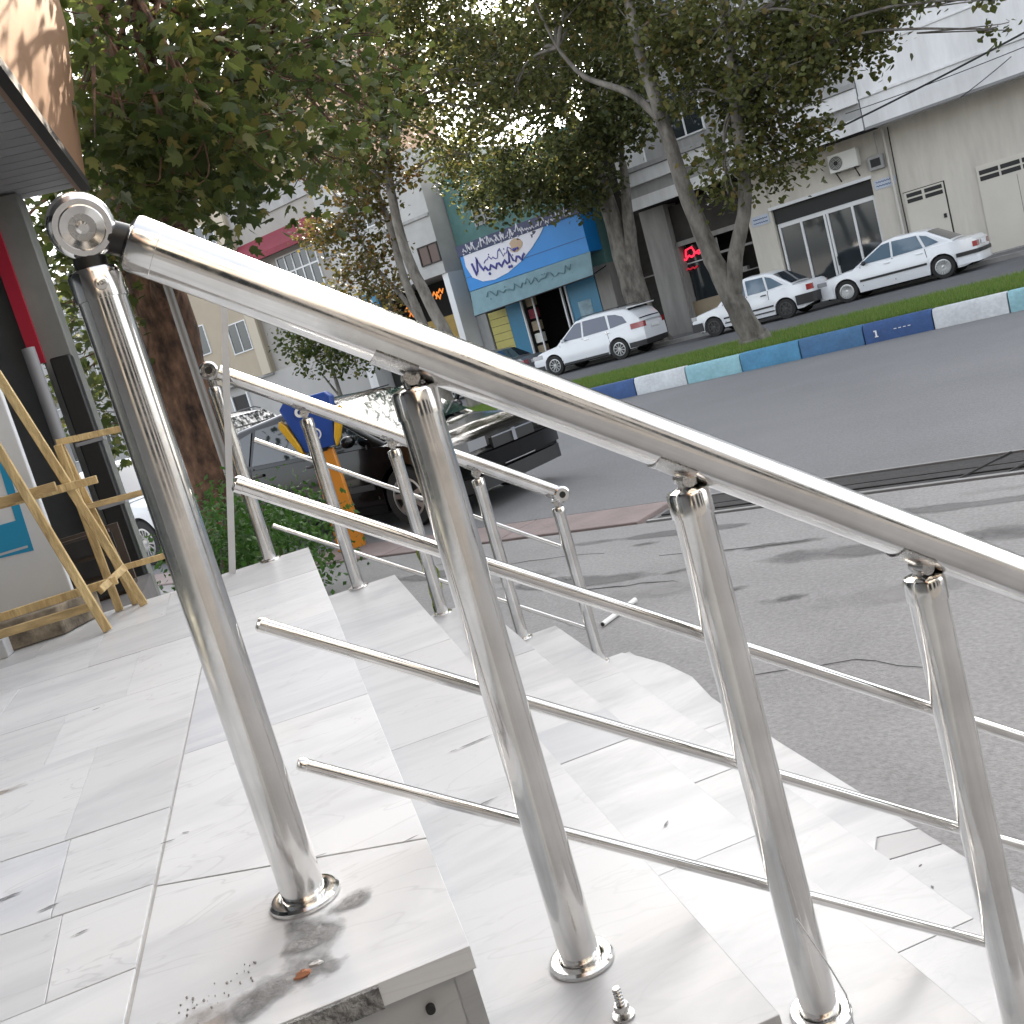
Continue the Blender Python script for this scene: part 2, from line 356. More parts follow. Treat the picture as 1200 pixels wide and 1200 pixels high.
# ------------------------------------------------------------------ median kerb with painted blocks
Kw = mat('kerb_white_paint', (.60,.63,.65), .6, noise=(4,.2), bump=(25,.4), fine=(22,.10))
Kl = mat('kerb_pale_blue_paint', (.27,.50,.56), .6, noise=(4,.22), bump=(25,.4), fine=(22,.10))
Kc = mat('kerb_cyan_blue_paint', (.07,.25,.42), .6, noise=(4,.25), bump=(25,.4), fine=(22,.10))
Km = mat('kerb_mid_blue_paint', (.05,.15,.30), .6, noise=(4,.25), bump=(25,.4), fine=(22,.10))
Kd = mat('kerb_dark_blue_paint', (.028,.085,.245), .6, noise=(4,.3), bump=(25,.4), fine=(22,.10))
kerb = struct('median_kerb', abox(MB(), -60, 100, 16.16, 16.30, -1.2, ZG+.24), M_conc, 'S')
cyc = {-2: Kl, -1: Kw, 0: Kl, 1: Kl, 2: Kw, 3: Kd, 4: Km, 5: Kc, 6: Kl, 7: Kw, 8: Kd, 9: Kl, 10: Kw, 11: Kc, 12: Kd}
# joints measured along the street: one block each 1.04 m
blk = None
for k in range(-22, 58):
    a0 = 3.25 + (k-2)*1.043
    m = {2: Kw, 3: Kd, 4: Km, 5: Kc, 6: Kl, 7: Kw, 8: Kd, 1: Kl, 0: Kw, -1: Kd}.get(k, [Kl, Kw, Kd, Km, Kc][k % 5])
    if blk is None:
        P0 = a0
        # chamfered section extruded along the street
        sec = [(16.10, -1.15), (16.10, ZG+.24), (16.135, ZG+.30), (16.30, ZG+.30), (16.30, -1.15)]
        mb = MB().extr([(-(a0+.008), b, z) for b, z in sec], (-(1.043-.016), 0, 0))
        blk = part(kerb, 'kerb_block', mb, m, bevel=.012)
        blk.material_slots[0].link = 'OBJECT'; blk.material_slots[0].material = m
    else:
        copy_part(blk, kerb, (-(a0-P0), rng.uniform(-.006, .006), rng.uniform(-.006, .006)), m)
M_wpaint = mat('white_marks', (.75,.76,.78), .6)
mk = MB(); abox(mk, 5.13, 5.155, 16.092, 16.099, -.91, -.82); abox(mk, 5.115, 5.17, 16.092, 16.099, -.925, -.91); abox(mk, 5.15, 5.175, 16.092, 16.099, -.84, -.82)
part(kerb, 'painted_mark', mk, M_wpaint)
mk = MB()
for q in range(4): abox(mk, 4.62+q*.07, 4.66+q*.07, 16.094, 16.099, -.862, -.852)
part(kerb, 'painted_mark', mk, M_wpaint)
struct('far_median_kerb', abox(MB(), -60, 100, 19.25, 19.4, -1.2, ZG+.16), M_conc, 'S', bevel=.01)
M_soil = mat('soil', (.045,.05,.025), .95, noise=(5,.3))
struct('median_soil', abox(MB(), -60, 100, 16.30, 19.25, -1.2, ZG+.24), M_soil, 'S')
# far pavement
M_pave = mat('pavement_tiles', (.14,.14,.14), .9, noise=(3,.25), bump=(20,.3))
struct('pavement', abox(MB(), -60, 110, 31.5, 34.6, -1.2, ZG+.13), M_pave, 'S')
struct('pavement_kerb', abox(MB(), -60, 110, 31.3, 31.5, -1.2, ZG+.135), M_conc, 'S', bevel=.01)

# ------------------------------------------------------------------ grass on the median
def blades(name, n, region, h, w, m, fr='S', label=None, cat=None, kind='stuff', par=None):
    x0, x1, y0, y1, z = region
    X = nrg.uniform(x0, x1, n); Y = nrg.uniform(y0, y1, n); H = h*nrg.uniform(.5, 1.25, n); A = nrg.uniform(0, 2*pi, n)
    lx = nrg.normal(0, .35, n)*H; ly = nrg.normal(0, .35, n)*H
    v = np.empty((n, 3, 3)); v[:, 0] = np.stack([X-np.cos(A)*w, Y-np.sin(A)*w, np.full(n, z)], 1)
    v[:, 1] = np.stack([X+np.cos(A)*w, Y+np.sin(A)*w, np.full(n, z)], 1); v[:, 2] = np.stack([X+lx, Y+ly, z+H], 1)
    me = bpy.data.meshes.new(name); idx = np.arange(3*n).reshape(n, 3)
    me.from_pydata(v.reshape(-1, 3).tolist(), [], idx.tolist()); me.update(); me.materials.append(m)
    o = bpy.data.objects.new(name, me); COL.objects.link(o); o.rotation_euler = (0, 0, FR[fr]); _tag(o, label, cat, None, kind)
    return o
M_grass = leaf_mat('grass_blades', [(0, (.09,.17,.03)), (.5, (.14,.24,.045)), (.85, (.19,.27,.06)), (1, (.26,.25,.10))], .45)
blades('grass', 90000, (-16, -1, 16.30, 19.24, ZG+.24), .13, .008, M_grass, label='short green grass growing on the median behind the blue painted kerb', cat='grass')
blades('grass', 12000, (-30, -16, 16.30, 19.24, ZG+.24), .13, .012, M_grass, label='short green grass further along the median beyond the tree', cat='grass')

# ================================================================== LANDING AND STAIRS
e0, T_, R_, ns, nf = .039, .275, .199, .89, 3.86
MA = marble_mat('white_marble', base=(.635,.642,.648), vein=(.38,.39,.415), amount=.55, warm=(.58,.54,.47))
MA1 = marble_mat('first_step_marble', base=(.49,.495,.50), vein=(.30,.31,.33), amount=.6, warm=(.53,.50,.45))  # same white marble, base lowered to balance the skylight on this tread
MA2 = marble_mat('blue_grey_marble', base=(.60,.61,.63), vein=(.40,.42,.46), amount=.7)
MA3 = marble_mat('stair_blue_grey_marble', base=(.36,.37,.39), vein=(.26,.275,.30), amount=.6, warm=(.42,.42,.42))
MAs = marble_mat('stair_marble', base=(.425,.43,.434), vein=(.25,.26,.28), amount=.65, warm=(.50,.47,.42))  # white marble again, darkened in colour to offset stronger skylight on the steps
M_mort = mat('tile_mortar', (.45,.44,.42), .95, noise=(20,.3))
land = struct('marble_landing', MB().prism([(-1.5,-3.0),(-.36,-3.0),(-.36,ns+.03),(e0-.03,ns+.03),(e0-.03,3.84),(-.6,3.84),(-1.5,3.5)], -1.2, -.0035), M_mort, 'L')
def tile(par, poly, z=0., th=.024, m=MA, gap=.0007, name='tile', bevel=.0007):
    cx = sum(p[0] for p in poly)/len(poly); cy = sum(p[1] for p in poly)/len(poly)
    # shrink each polygon a little so that joints stay open
    q = []
    for x, y in poly:
        dx, dy = x-cx, y-cy; d = math.hypot(dx, dy); q.append((x-dx/d*gap*1.3, y-dy/d*gap*1.3))
    dz = rng.uniform(-.0006, .0006)
    return part(par, name, MB().prism(q, z-th, z+dz), m, bevel=bevel, smooth=False)
# edge slabs along the steps
eb = [ns, 1.19, 1.80, 2.62, 3.30, nf]; sk = [0, -.05, -.02, -.03, 0.0, 0]
for i in range(5):
    tile(land, [(-.288, eb[i]+(.10 if i == 1 else 0)), (e0, eb[i]+sk[i]), (e0, eb[i+1]+sk[i+1]), (-.288, eb[i+1]+(.10 if i == 0 else 0))], m=MA2 if i == 2 else MA)
# inner field: courses of uneven width cut across
rows = [(-.6, .30), (.30, .72), (.72, 1.10), (1.10, 1.30), (1.30, 1.56), (1.56, 2.05), (2.05, 2.38), (2.38, 2.86), (2.86, 3.35), (3.35, nf-.06)]
cuts = {3: [-.385, -.66, -1.0], 4: [-.42, -.80], 5: [-.45, -.70, -1.02], 6: [-.57, -.86], 7: [-.46, -.78, -1.1], 8: [-.62, -1.0], 9: [-.45, -.85]}
for i, (n0, n1) in enumerate(rows):
    cs = [-.292] + cuts.get(i, [-.5, -.85, -1.15]) + [-1.48]
    for j in range(len(cs)-1):
        s0 = -.03 if i % 2 else .02
        a, b = cs[j], cs[j+1]
        def tn(base, x, i_): return base + (x+.29)*(-.10 if i_ % 3 else .03)
        dn0, dn1 = tn(n0, a, i), tn(n1, a, i+1)
        poly = [(a, dn0), (a - (0.0 if j == 0 else .02), dn1), (b-.02, tn(n1, b, i+1)), (b, tn(n0, b, i))]
        tile(land, poly, m=MA if (i, j) not in ((4, 1), (6, 2)) else MA2)
# dirty southern strip and plaster smear
M_dirt = mat('plaster_smear', (.36,.352,.345), .9, noise=(22,.4,(.20,.195,.19)), bump=(60,.6))
M_rough = mat('rough_slab_edge', (.50,.49,.47), .9, noise=(40,.75,(.10,.10,.10)), bump=(120,.9))
part(land, 'slab_edge', MB().box(-.30, e0-.09, ns-.004, ns-.0005, -.0235, -.0015), M_rough, smooth=False)
SCUFFS = []; stairs_later = None
ragged(M_dirt, 26, .16, .9)
smear(-.105, 1.01, .055, .095, .25, .0012, M_dirt, land); smear(-.14, .95, .10, .055, .5, .0014, M_dirt, land); smear(-.06, 1.06, .05, .03, .5, .0013, M_dirt, land)
M_brownish = mat('brown_dust', (.42,.36,.31), .9, noise=(18,.4))
ragged(M_brownish, 30)
smear(-.21, .935, .11, .05, .1, .0010, M_brownish, land); smear(-.62, 1.95, .10, .03, .1, .0010, M_brownish, land); smear(-.255, .93, .04, .05, .1, .0016, M_dirt, land)
M_scuff = ragged(mat('scuff_grey', (.12,.12,.125), .9), 60, .1, .8)
for (x, y, ra, rb, t_) in [(-.43,1.345,.030,.005,.15),(-.37,1.235,.022,.0035,.2),(-.285,1.42,.020,.003,-.1),(-.26,1.43,.012,.003,-.6),(-.52,2.36,.018,.004,.3),(-.50,1.43,.04,.007,.1),(-.10,1.20,.05,.003,-.15),(.02,1.15,.02,.002,.2),(.16,1.62,.07,.004,.15),(.2,1.9,.09,.005,.12),(.48,1.7,.02,.004,.8),(1.02,1.78,.015,.006,1.2),(1.05,1.86,.01,.004,.5)]:
    zz = 0 if x < .03 else (-.199 if x < .31 else (-.398 if x < .58 else -.796))
    smear(x, y, ra, rb, t_, zz+.0016+rng.uniform(0,.0004), M_scuff, land if zz == 0 else stairs_later, 'scuff') if zz == 0 else SCUFFS.append((x, y, ra, rb, t_, zz))
M_rust = mat('rust_chip', (.38,.16,.08), .8)
part(land, 'mortar_chip', MB().blob((-.117,.951,.003), .0075, 9, 6, .35, (1.1,.7,.5)), M_rust)
part(land, 'mortar_chip', MB().blob((-.103,.962,.002), .006, 9, 6, .35, (1.2,.6,.4)), mat('white_chip', (.6,.59,.57), .8))
mb = MB()
for k in range(34):
    x = rng.uniform(-.24, -.16); y = .985 + (x+.2)*.5 + rng.gauss(0, .014); r = rng.uniform(.0005, .0016)
    mb.blob((x, y, r*.6), r, 6, 4, .3)
part(land, 'grit', mb, mat('grit_grey', (.33,.31,.29), .9), kind='stuff')
# south wall under the landing
part(land, 'side_cladding', MB().box(-1.45, e0-.022, ns+.012, ns+.03, -1.2, -.026), MAs, smooth=False)
part(land, 'bolt_hole', MB().lathe([(.0045, 0), (.0045, .006), (0, .006)], (-.013, ns+.010, -.048), (0, -1, 0), 12), M_dark)

stairs = struct('marble_staircase', MB().prism([(e0+.01, ns+.03), (e0+4*T_-.02, ns+.03), (e0+4*T_-.02, nf-.02), (e0+.01, nf-.02)], -1.2, ZG+.03), M_mort, 'L')
for k in range(1, 5):
    z = -k*R_; ea, eb_ = e0+(k-1)*T_, e0+k*T_
    core = MB().box(ea-.02 if k > 1 else e0-.03, eb_-.012, ns+.02, nf-.012, -1.1, z-.0035)
    part(stairs, 'step_core', core, mat('pale_grout', (.42,.42,.41), .9), smooth=False)
    part(stairs, 'riser', MB().box(ea-.024, ea-.004, ns+.012, nf-.01, z+.0005, z+R_-.025), MAs, smooth=False)
    jn = {1: [ns, 2.02, 2.7, nf], 2: [ns, 1.55, 2.12, 2.34, 3.0, nf], 3: [ns, 1.4, 2.2, 3.1, nf], 4: [ns, 1.9, 2.9, nf]}[k]
    for i in range(len(jn)-1):
        if k == 4 and i == 2:
            # broken outer corner of the lowest tread
            poly = [(ea-.02, jn[i]), (eb_, jn[i]), (eb_+.01, 3.12), (eb_+.045, 3.35), (eb_+.03, 3.58), (eb_-.005, 3.74), (eb_-.04, nf), (ea-.02, nf)]
        elif k == 4 and i == 0:
            poly = [(ea-.02, jn[i]), (eb_, jn[i]), (eb_, jn[i+1]), (eb_-.16, jn[i+1]+.03), (ea-.02, jn[i+1]-.08)]
        elif k == 4 and i == 1:
            poly = [(ea-.02, jn[i]-.08), (eb_-.16, jn[i]+.03), (eb_-.09, jn[i]+.12), (eb_, jn[i]+.09), (eb_, jn[i+1]), (ea-.02, jn[i+1])]
        else:
            poly = [(ea-.02, jn[i]), (eb_, jn[i]), (eb_, jn[i+1]), (ea-.02, jn[i+1])]
        tile(stairs, poly, z=z, th=.025, m=MA3 if (k == 2 and i == 2) else (MA1 if k == 1 else MAs), name='tread', bevel=.0012)
    if k == 4:
        M_chip = marble_mat('grey_chip_marble', base=(.35,.35,.352), vein=(.27,.27,.27), amount=.4, warm=(.4,.39,.37))
        tile(stairs, [(eb_-.158, jn[1]+.032), (eb_-.088, jn[1]+.115), (eb_-.002, jn[1]+.086), (eb_-.002, jn[1]+.003)], z=z, th=.025, gap=.0003, m=M_chip, name='tread_patch')
    part(stairs, 'string_cladding', MB().box(ea-.003, eb_-.022, ns+.012, ns+.02, -1.1, z-.026), MAs, smooth=False)
    part(stairs, 'string_cladding', MB().box(ea-.003, eb_-.022, nf-.014, nf-.006, -1.1, z-.026), MAs, smooth=False)
part(stairs, 'riser', MB().box(e0+4*T_-.019, e0+4*T_-.002, ns+.012, nf-.01, -1.1, -4*R_-.026), MAs, smooth=False)
part(land, 'side_cladding', MB().box(-.62, e0-.03, nf-.012, nf-.004, -1.2, -.026), MAs, smooth=False)
for (x, y, ra, rb, t_, zz) in SCUFFS: smear(x, y, ra, rb, t_, zz+.0017, M_scuff, stairs, 'scuff')
solo('pebble', MB().blob((1.175, 3.69, -4*R_+.012), .022, 8, 5, .25, (1.5, .9, .6)), M_stain, 'small dark pebble lying on the corner of the lowest marble step', 'pebble', 'L', (1.175, 3.69, -4*R_))

# ================================================================== HANDRAILS
ST = steel_mat(); STd = steel_mat('tarnished_steel', .60, .22, .35)
M_black = mat('black_plastic', (.012,.012,.012), .45)
M_screw = mat('screw_dark', (.10,.10,.10), .35, metal=.9)
SL = R_/T_
def railing(name, label, n_, e_first, count, Hp, rail, bars, side, post_r, rail_r, bar_r, end_hub_low=False, group='stainless steel handrails of the marble stairs', skip=()):
    t = thing(name, label, 'handrail', 'L', (e_first, n_, 0), group)
    ang = math.atan(SL)
    dirv = Vector((cos(ang), 0, -sin(ang)))
    for k in range(count):
        e = e_first + k*T_; zb = -k*R_; zt = Hp - k*R_
        mb = MB().tube([(e, n_, zb+.001), (e, n_, zt-.002)], post_r, 28)
        p = part(t, 'post', mb, ST)
        part(p, 'flange', MB().lathe([(post_r*1.03, .003), (post_r*1.12, .0072), (post_r*1.2, .0078), (post_r*1.52, .0072), (post_r*1.64, .0045), (post_r*1.66, .0006)], (e, n_, zb), seg=28), ST)
        part(p, 'collar', MB().lathe([(post_r*1.0, -.03), (post_r*1.07, -.03), (post_r*1.07, -.004), (post_r*.98, 0), (post_r*.5, .004), (0, .004)], (e, n_, zt), seg=28), ST)
        if k > 0 or name == 'far':
            zr = rail[1] - (e-rail[0])*SL
            # neck, pivot knuckle and saddle under the tube
            part(p, 'neck', MB().tube([(e, n_, zt), (e, n_, zt+(zr-rail_r-zt)*.55)], post_r*.42, 14), STd)
            part(p, 'knuckle', MB().tube([(e, n_-post_r*.62, zt+(zr-rail_r-zt)*.6), (e, n_+post_r*.62, zt+(zr-rail_r-zt)*.6)], max(.007, (zr-rail_r-zt)*.42), 16), STd)
            c = Vector((e, n_, zr))
            pts_a = []
            mb = MB()
            up = Vector((sin(ang), 0, cos(ang))); sd = Vector((0, 1, 0))
            A = []; B = []; ra, rb = rail_r+.0006, rail_r+.0026
            for q in range(9):
                th = radians(180+ -52 + 13*q)
                dd = sd*sin(th) + up*cos(th)
                A.append(dd*ra); B.append(dd*rb)
            hw = .024
            vs_ = [c + a - dirv*hw for a in A] + [c + b - dirv*hw for b in B] + [c + a + dirv*hw for a in A] + [c + b + dirv*hw for b in B]
            n9 = 9; fs = []
            for q in range(8):
                fs += [(q, q+1, n9+q+1, n9+q), (2*n9+q, 3*n9+q, 3*n9+q+1, 2*n9+q+1), (n9+q, n9+q+1, 3*n9+q+1, 3*n9+q), (q, 2*n9+q, 2*n9+q+1, q+1)]
            fs += [(0, n9, 3*n9, 2*n9), (8, 2*n9+8, 3*n9+8, n9+8)]
            part(p, 'saddle', mb.add(vs_, fs), STd)
        if k == 0: part(p, 'screw', MB().lathe([(.0065, 0), (.0065, .0025), (.003, .004), (0, .0035)], (e+post_r*.25, n_-post_r*1.03, zt-.017), (.25, -1, 0), 12), ST)
    e1, z1, e2 = rail
    z2 = z1 - (e2-e1)*SL
    part(t, 'handrail_tube', MB().tube([(e1+(e2-e1)*q/14, n_, z1-(e2-e1)*q/14*SL) for q in range(15)], rail_r, 40), ST)
    return t, dirv
# near rail
tn_, dv = railing('handrail', 'stainless steel handrail nearest the viewer, with the thick tube crossing the picture', 1.107, -.107, 6, .700, (-.058, .714, 1.40), None, 1, .0240, .0288, .0085)
# the hub over the first post: disc facing the viewer, cap ring on the tube
hc = Vector((-.104, 1.107, .744))
part(tn_, 'end_hub', MB().lathe([(.0125, -.019), (.0130, -.0235), (.0205, -.0255), (.0212, -.0245), (.0218, -.0235), (.027, -.0235), (.0308, -.019), (.0322, -.010), (.0322, .018), (.029, .026), (0, .026)], hc, (-.12, 1, .28), 48), ST)
part(tn_, 'hub_bolt', MB().lathe([(.0128, 0), (0, 0)], hc+Vector((-.12, 1, .28)).normalized()*-.0185, (-.12, 1, .28), 24), STd)
part(tn_, 'hub_screw', MB().lathe([(.0062, .0), (.0062, -.003), (.0035, -.0038), (.0035, -.0028), (0, -.0028)], hc+Vector((-.12, 1, .28)).normalized()*-.0186, (-.12, 1, .28), 20), ST)
rs = Vector((-.058, 1.107, .714))
part(tn_, 'tube_cap', MB().lathe([(.0, -.010), (.022, -.010), (.0280, -.006), (.0292, -.002), (.0292, .020), (.0284, .021)], rs, dv, 40), ST)
part(tn_, 'hub_joint', MB().tube([hc+dv*.026, rs-dv*.006], .017, 20), M_black)
part(tn_, 'hub_neck', MB().tube([(-.107, 1.107, .698), (-.106, 1.107, .713)], .016, 20), M_black)
def bar_line(t, e1, z1, e2, n_, r, sl, cap=True):
    z2 = z1-(e2-e1)*sl
    o = part(t, 'bar', MB().tube([(e1+(e2-e1)*q/10, n_, z1-(z1-z2)*q/10) for q in range(11)], r, 20), ST)
    d = Vector((e2-e1, 0, z2-z1)).normalized()
    part(o, 'bar_cap', MB().lathe([(0, -.003), (r*.8, -.0025), (r*1.06, 0), (r*1.06, .008), (r, .0085)], (e1, n_, z1), d, 20), ST)
nb = 1.107 + .0240 + .0085
bar_line(tn_, -.041, .456, 1.42, nb, .0090, .719)
bar_line(tn_, -.064, .302, 1.42, nb, .0080, .722)
bar_line(tn_, -.070, .137, 1.42, nb, .0072, .726)
for k in (1, 2, 3, 4):
    for e1, z1, sl in ((-.041, .456, .719), (-.064, .302, .722), (-.070, .137, .726)):
        e = -.107+k*T_; z = z1-(e-e1)*sl
        part(tn_, 'bar_clip', MB().tube([(e, nb-.012, z), (e, nb+.004, z)], .0055, 10), STd)
# far rail
tf_, _ = railing('handrail', 'stainless steel handrail on the far side of the stairs, beside the green shrub', 3.83, -.105, 5, .655, (-.075, .700, 1.0), None, 1, .0235, .0285, .0085)
hc = Vector((-.105, 3.83, .715))
for c_ in (hc, Vector((1.018, 3.83, -.094))):
    part(tf_, 'end_hub', MB().lathe([(0, -.03), (.012, -.03), (.013, -.034), (.026, -.034), (.033, -.026), (.034, .02), (.03, .03), (0, .03)], c_, (0, 1, 0), 28), ST)
    part(tf_, 'hub_hole', MB().lathe([(.0125, 0), (0, .001)], c_+Vector((0, -.0342, 0)), (0, 1, 0), 16), M_black)
p_ = part(tf_, 'neck', MB().tube([(-.105, 3.83, .652), (-.105, 3.83, .69)], .014, 14), STd)
nb2 = 3.83 + .0235 + .0085
bar_line(tf_, -.029, .435, .97, nb2, .0090, .735)
bar_line(tf_, -.060, .116, .99, nb2, .0085, .735)
for k in range(5):
    e = -.105+k*T_
    for e1, z1 in ((-.029, .435), (-.06, .116)):
        if k: part(tf_, 'bar_clip', MB().tube([(e, nb2-.012, z1-(e-e1)*.735), (e, nb2+.004, z1-(e-e1)*.735)], .0055, 10), STd)

# white strip leaning on the far rail
M_alu = mat('pale_aluminium', (.62,.63,.64), .35, metal=.3, noise=(5,.1))
solo('leaning_strip', MB().bar((-.245, 3.785, .003), (.03, 3.785, .97), .024, .006, (0,1,0)), M_alu, 'thin pale aluminium strip leaning upright against the far handrail', 'strip', 'L', (-.245, 3.785, 0))
# bolt standing on the second step and a wire by the third post
mb = MB().tube([(.176, .985, -.1985), (.176, .985, -.165)], .0042, 12)
bt = solo('anchor_bolt', mb, STd, 'threaded anchor bolt with nut sticking out of the marble step', 'bolt', 'L', (.176, .985, -.199))
part(bt, 'nut', MB().lathe([(0, 0), (.0085, 0), (.0085, .007), (0, .007)], (.176, .985, -.192), seg=6), STd)
part(bt, 'washer', MB().lathe([(.0125, 0), (.0125, .002), (.004, .002)], (.176, .985, -.1985), seg=20), STd)
for k in range(5): part(bt, 'thread', MB().lathe([(.0042, -.001), (.0050, 0), (.0042, .001)], (.176, .985, -.184+k*.004), seg=12), STd)
solo('wire_offcut', MB().tube([(.408, 1.02, -.20), (.425, 1.0, -.26), (.436, 1.0, -.30), (.44, 1.01, -.36), (.452, 1.02, -.396)], .0011, 8), M_alu, 'short thin wire offcut leaning beside the third post of the near handrail', 'wire', 'L', (.45, 1.02, -.398))
mb = MB().tube([(.436, 1.0, -.30), (.44, 1.005, -.345)], .0022, 8)

# ================================================================== LEAVES AND TREES
def leaf_shape(kind):
    if kind == 'plane':                                # five lobed leaf, slightly folded
        pts = [(0, -.1), (.32, -.05), (.5, .25), (.3, .32), (.45, .62), (.17, .55), (0, 1.0)]
        v = [(0, .3, 0.)] + [(x, y, -.12*abs(x)) for x, y in pts] + [(-x, y, -.12*abs(x)) for x, y in pts[-2:0:-1]]
        n = len(v)-1
        f = [(0, 1+i, 1+(i+1) % n) for i in range(n)]
    elif kind == 'simple':
        v = [(0, 0, 0), (.33, .4, -.1), (0, 1, .0), (-.33, .4, -.1)]; f = [(0, 1, 2), (0, 2, 3)]
    else:
        v = [(0, 0, 0), (.3, .12, -.08), (.42, .5, -.1), (0, 1, 0), (-.42, .5, -.1), (-.3, .12, -.08)]; f = [(0, 1, 2), (0, 2, 3), (0, 3, 4), (0, 4, 5)]
    return np.array(v, float), f
def rand_rots(n, updown=.6):
    """rotation matrices: leaf blades hang outward, roughly horizontal or drooping"""
    az = nrg.uniform(0, 2*pi, n); pitch = nrg.normal(-.5, .55, n); roll = nrg.normal(0, .6, n)
    ca, sa = np.cos(az), np.sin(az); cp, sp = np.cos(pitch), np.sin(pitch); cr, sr = np.cos(roll), np.sin(roll)
    Rz = np.zeros((n,3,3)); Rz[:,0,0]=ca; Rz[:,0,1]=-sa; Rz[:,1,0]=sa; Rz[:,1,1]=ca; Rz[:,2,2]=1
    Rx = np.zeros((n,3,3)); Rx[:,0,0]=1; Rx[:,1,1]=cp; Rx[:,1,2]=-sp; Rx[:,2,1]=sp; Rx[:,2,2]=cp
    Ry = np.zeros((n,3,3)); Ry[:,0,0]=cr; Ry[:,0,2]=sr; Ry[:,1,1]=1; Ry[:,2,0]=-sr; Ry[:,2,2]=cr
    return Rz @ Rx @ Ry
def clump_points(clumps, per, squash=.75, spread=1.0):
    out = []
    for c in clumps:
        x, y, z, r = c[:4]; k = max(4, int(per*(c[4] if len(c) > 4 else 1)*r*r))
        # leaves sit in little twigs groups towards the outside of the clump
        nt = max(3, k//9); d = nrg.normal(size=(nt, 3)); d /= np.linalg.norm(d, axis=1)[:, None]
        tw = d*(r*nrg.uniform(.35, 1.05, nt)**.7)[:, None]; tw[:, 2] *= squash
        idx = nrg.integers(0, nt, k)
        p = tw[idx] + nrg.normal(0, .16*r**.5, (k, 3))
        out.append(p*spread + np.array([x, y, z]))
    return np.concatenate(out)
def foliage_mesh(name, P, size, kind, m):
    V, F = leaf_shape(kind); n = len(P); s = size*nrg.uniform(.65, 1.25, n)
    Rm = rand_rots(n)
    vv = np.einsum('nij,kj->nki', Rm, V)*s[:, None, None] + P[:, None, :]
    F = np.array(F); ff = (F[None] + (np.arange(n)*len(V))[:, None, None]).reshape(-1, 3)
    me = bpy.data.meshes.new(name); me.vertices.add(n*len(V)); me.vertices.foreach_set('co', vv.reshape(-1))
    nf_ = len(ff); me.loops.add(nf_*3); me.loops.foreach_set('vertex_index', ff.reshape(-1).astype(np.int32))
    me.polygons.add(nf_); me.polygons.foreach_set('loop_start', np.arange(0, nf_*3, 3, dtype=np.int32))
    try: me.polygons.foreach_set('loop_total', np.full(nf_, 3, dtype=np.int32))
    except Exception: pass
    me.update(calc_edges=True); me.validate(); me.materials.append(m); return me
def limb(mb, pts, r0, r1, seg=9, jit=.0):
    """smoothly resampled tapered limb"""
    P = [Vector(p) for p in pts]; Q = []
    n = len(P)
    for i in range(n-1):
        a, b, c, d = P[max(i-1, 0)], P[i], P[i+1], P[min(i+2, n-1)]
        for q in range(4):
            t = q/4; Q.append(.5*((2*b)+(c-a)*t+(2*a-5*b+4*c-d)*t*t+(3*b-3*c+d-a)*t**3))
    Q.append(P[-1]); N_ = len(Q)
    Q = [p+Vector((rng.uniform(-jit, jit), rng.uniform(-jit, jit), 0)) if 0 < i < N_-1 else p for i, p in enumerate(Q)]
    mb.tube(Q, [r0+(r1-r0)*i/(N_-1)*(1) for i in range(N_)], seg)
def tree(name, label, base, trunks, clumps, per, leaf, kind, lm, bark, fr='W', group='trees along the street', leaf_parts=0, branch_from=None, br=.03, squash=.75):
    t = thing(name, label, 'tree', fr, base, group)
    mb = MB()
    for pts, r0, r1 in trunks: limb(mb, pts, r0, r1, 12, r0*.06)
    part(t, 'trunk', mb, bark)
    bm_ = MB(); src = branch_from or [trunks[0][0][-1]]
    for c in clumps:
        s = min(src, key=lambda q: (Vector(q)-Vector(c[:3])).length)
        s = Vector(s); e = Vector(c[:3]); mid = (s+e)*.5 + Vector((rng.uniform(-.1, .1), rng.uniform(-.1, .1), .12*(e-s).length))
        limb(bm_, [s, mid, e], br, br*.25, 6)
        for q in range(4):
            d = Vector((rng.gauss(0, 1), rng.gauss(0, 1), rng.gauss(0, .7))).normalized()*c[3]*.9
            limb(bm_, [mid.lerp(e, rng.uniform(.3, 1)), e+d*.5, e+d], br*.3, br*.08, 4)
    part(t, 'limbs', bm_, bark, kind='stuff')
    P = clump_points(clumps, per, squash) - np.array(base)
    if leaf_parts:
        # the leaves that show largest are single pieces
        loc = np.array(base); W_ = P + loc
        dist = np.linalg.norm(W_ - np.array([0, 0, .52]), axis=1)
        u = W_[:, 0]/W_[:, 1]; v = (W_[:, 2]-.52)/W_[:, 1]
        inside = (u > -.36) & (u < .1) & (v < .44) & (W_[:, 1] > 2)
        order = np.argsort(np.where(inside, dist, 1e9))
        sel = order[:leaf_parts]; rest = order[leaf_parts:]
        V, F = leaf_shape(kind); lms = []
        for q in range(3):
            me = bpy.data.meshes.new('leaf'); sc_ = leaf*(.85+.15*q)
            me.from_pydata((V*sc_).tolist(), [], F); me.update(); me.materials.append(lm); lms.append(me)
        Rm = rand_rots(len(sel))
        for i, k in enumerate(sel):
            o = bpy.data.objects.new('leaf', lms[i % 3]); COL.objects.link(o); o.parent = t
            o.matrix_local = Matrix.Translation(Vector(P[k])) @ Matrix(Rm[i].tolist()).to_4x4(); ORG[o] = base
        P = P[rest]
    o = bpy.data.objects.new('crown', foliage_mesh('crown', P, leaf, kind, lm)); COL.objects.link(o); o.parent = t; o['kind'] = 'stuff'; ORG[o] = base
    return t
def S2(a, b, z): return (-a, b, z)
LM1 = leaf_mat('plane_leaves_dark', [(0, (.040,.060,.016)), (.45, (.070,.095,.025)), (.82, (.115,.138,.036)), (.97, (.16,.15,.04)), (1, (.19,.15,.05))], .52)
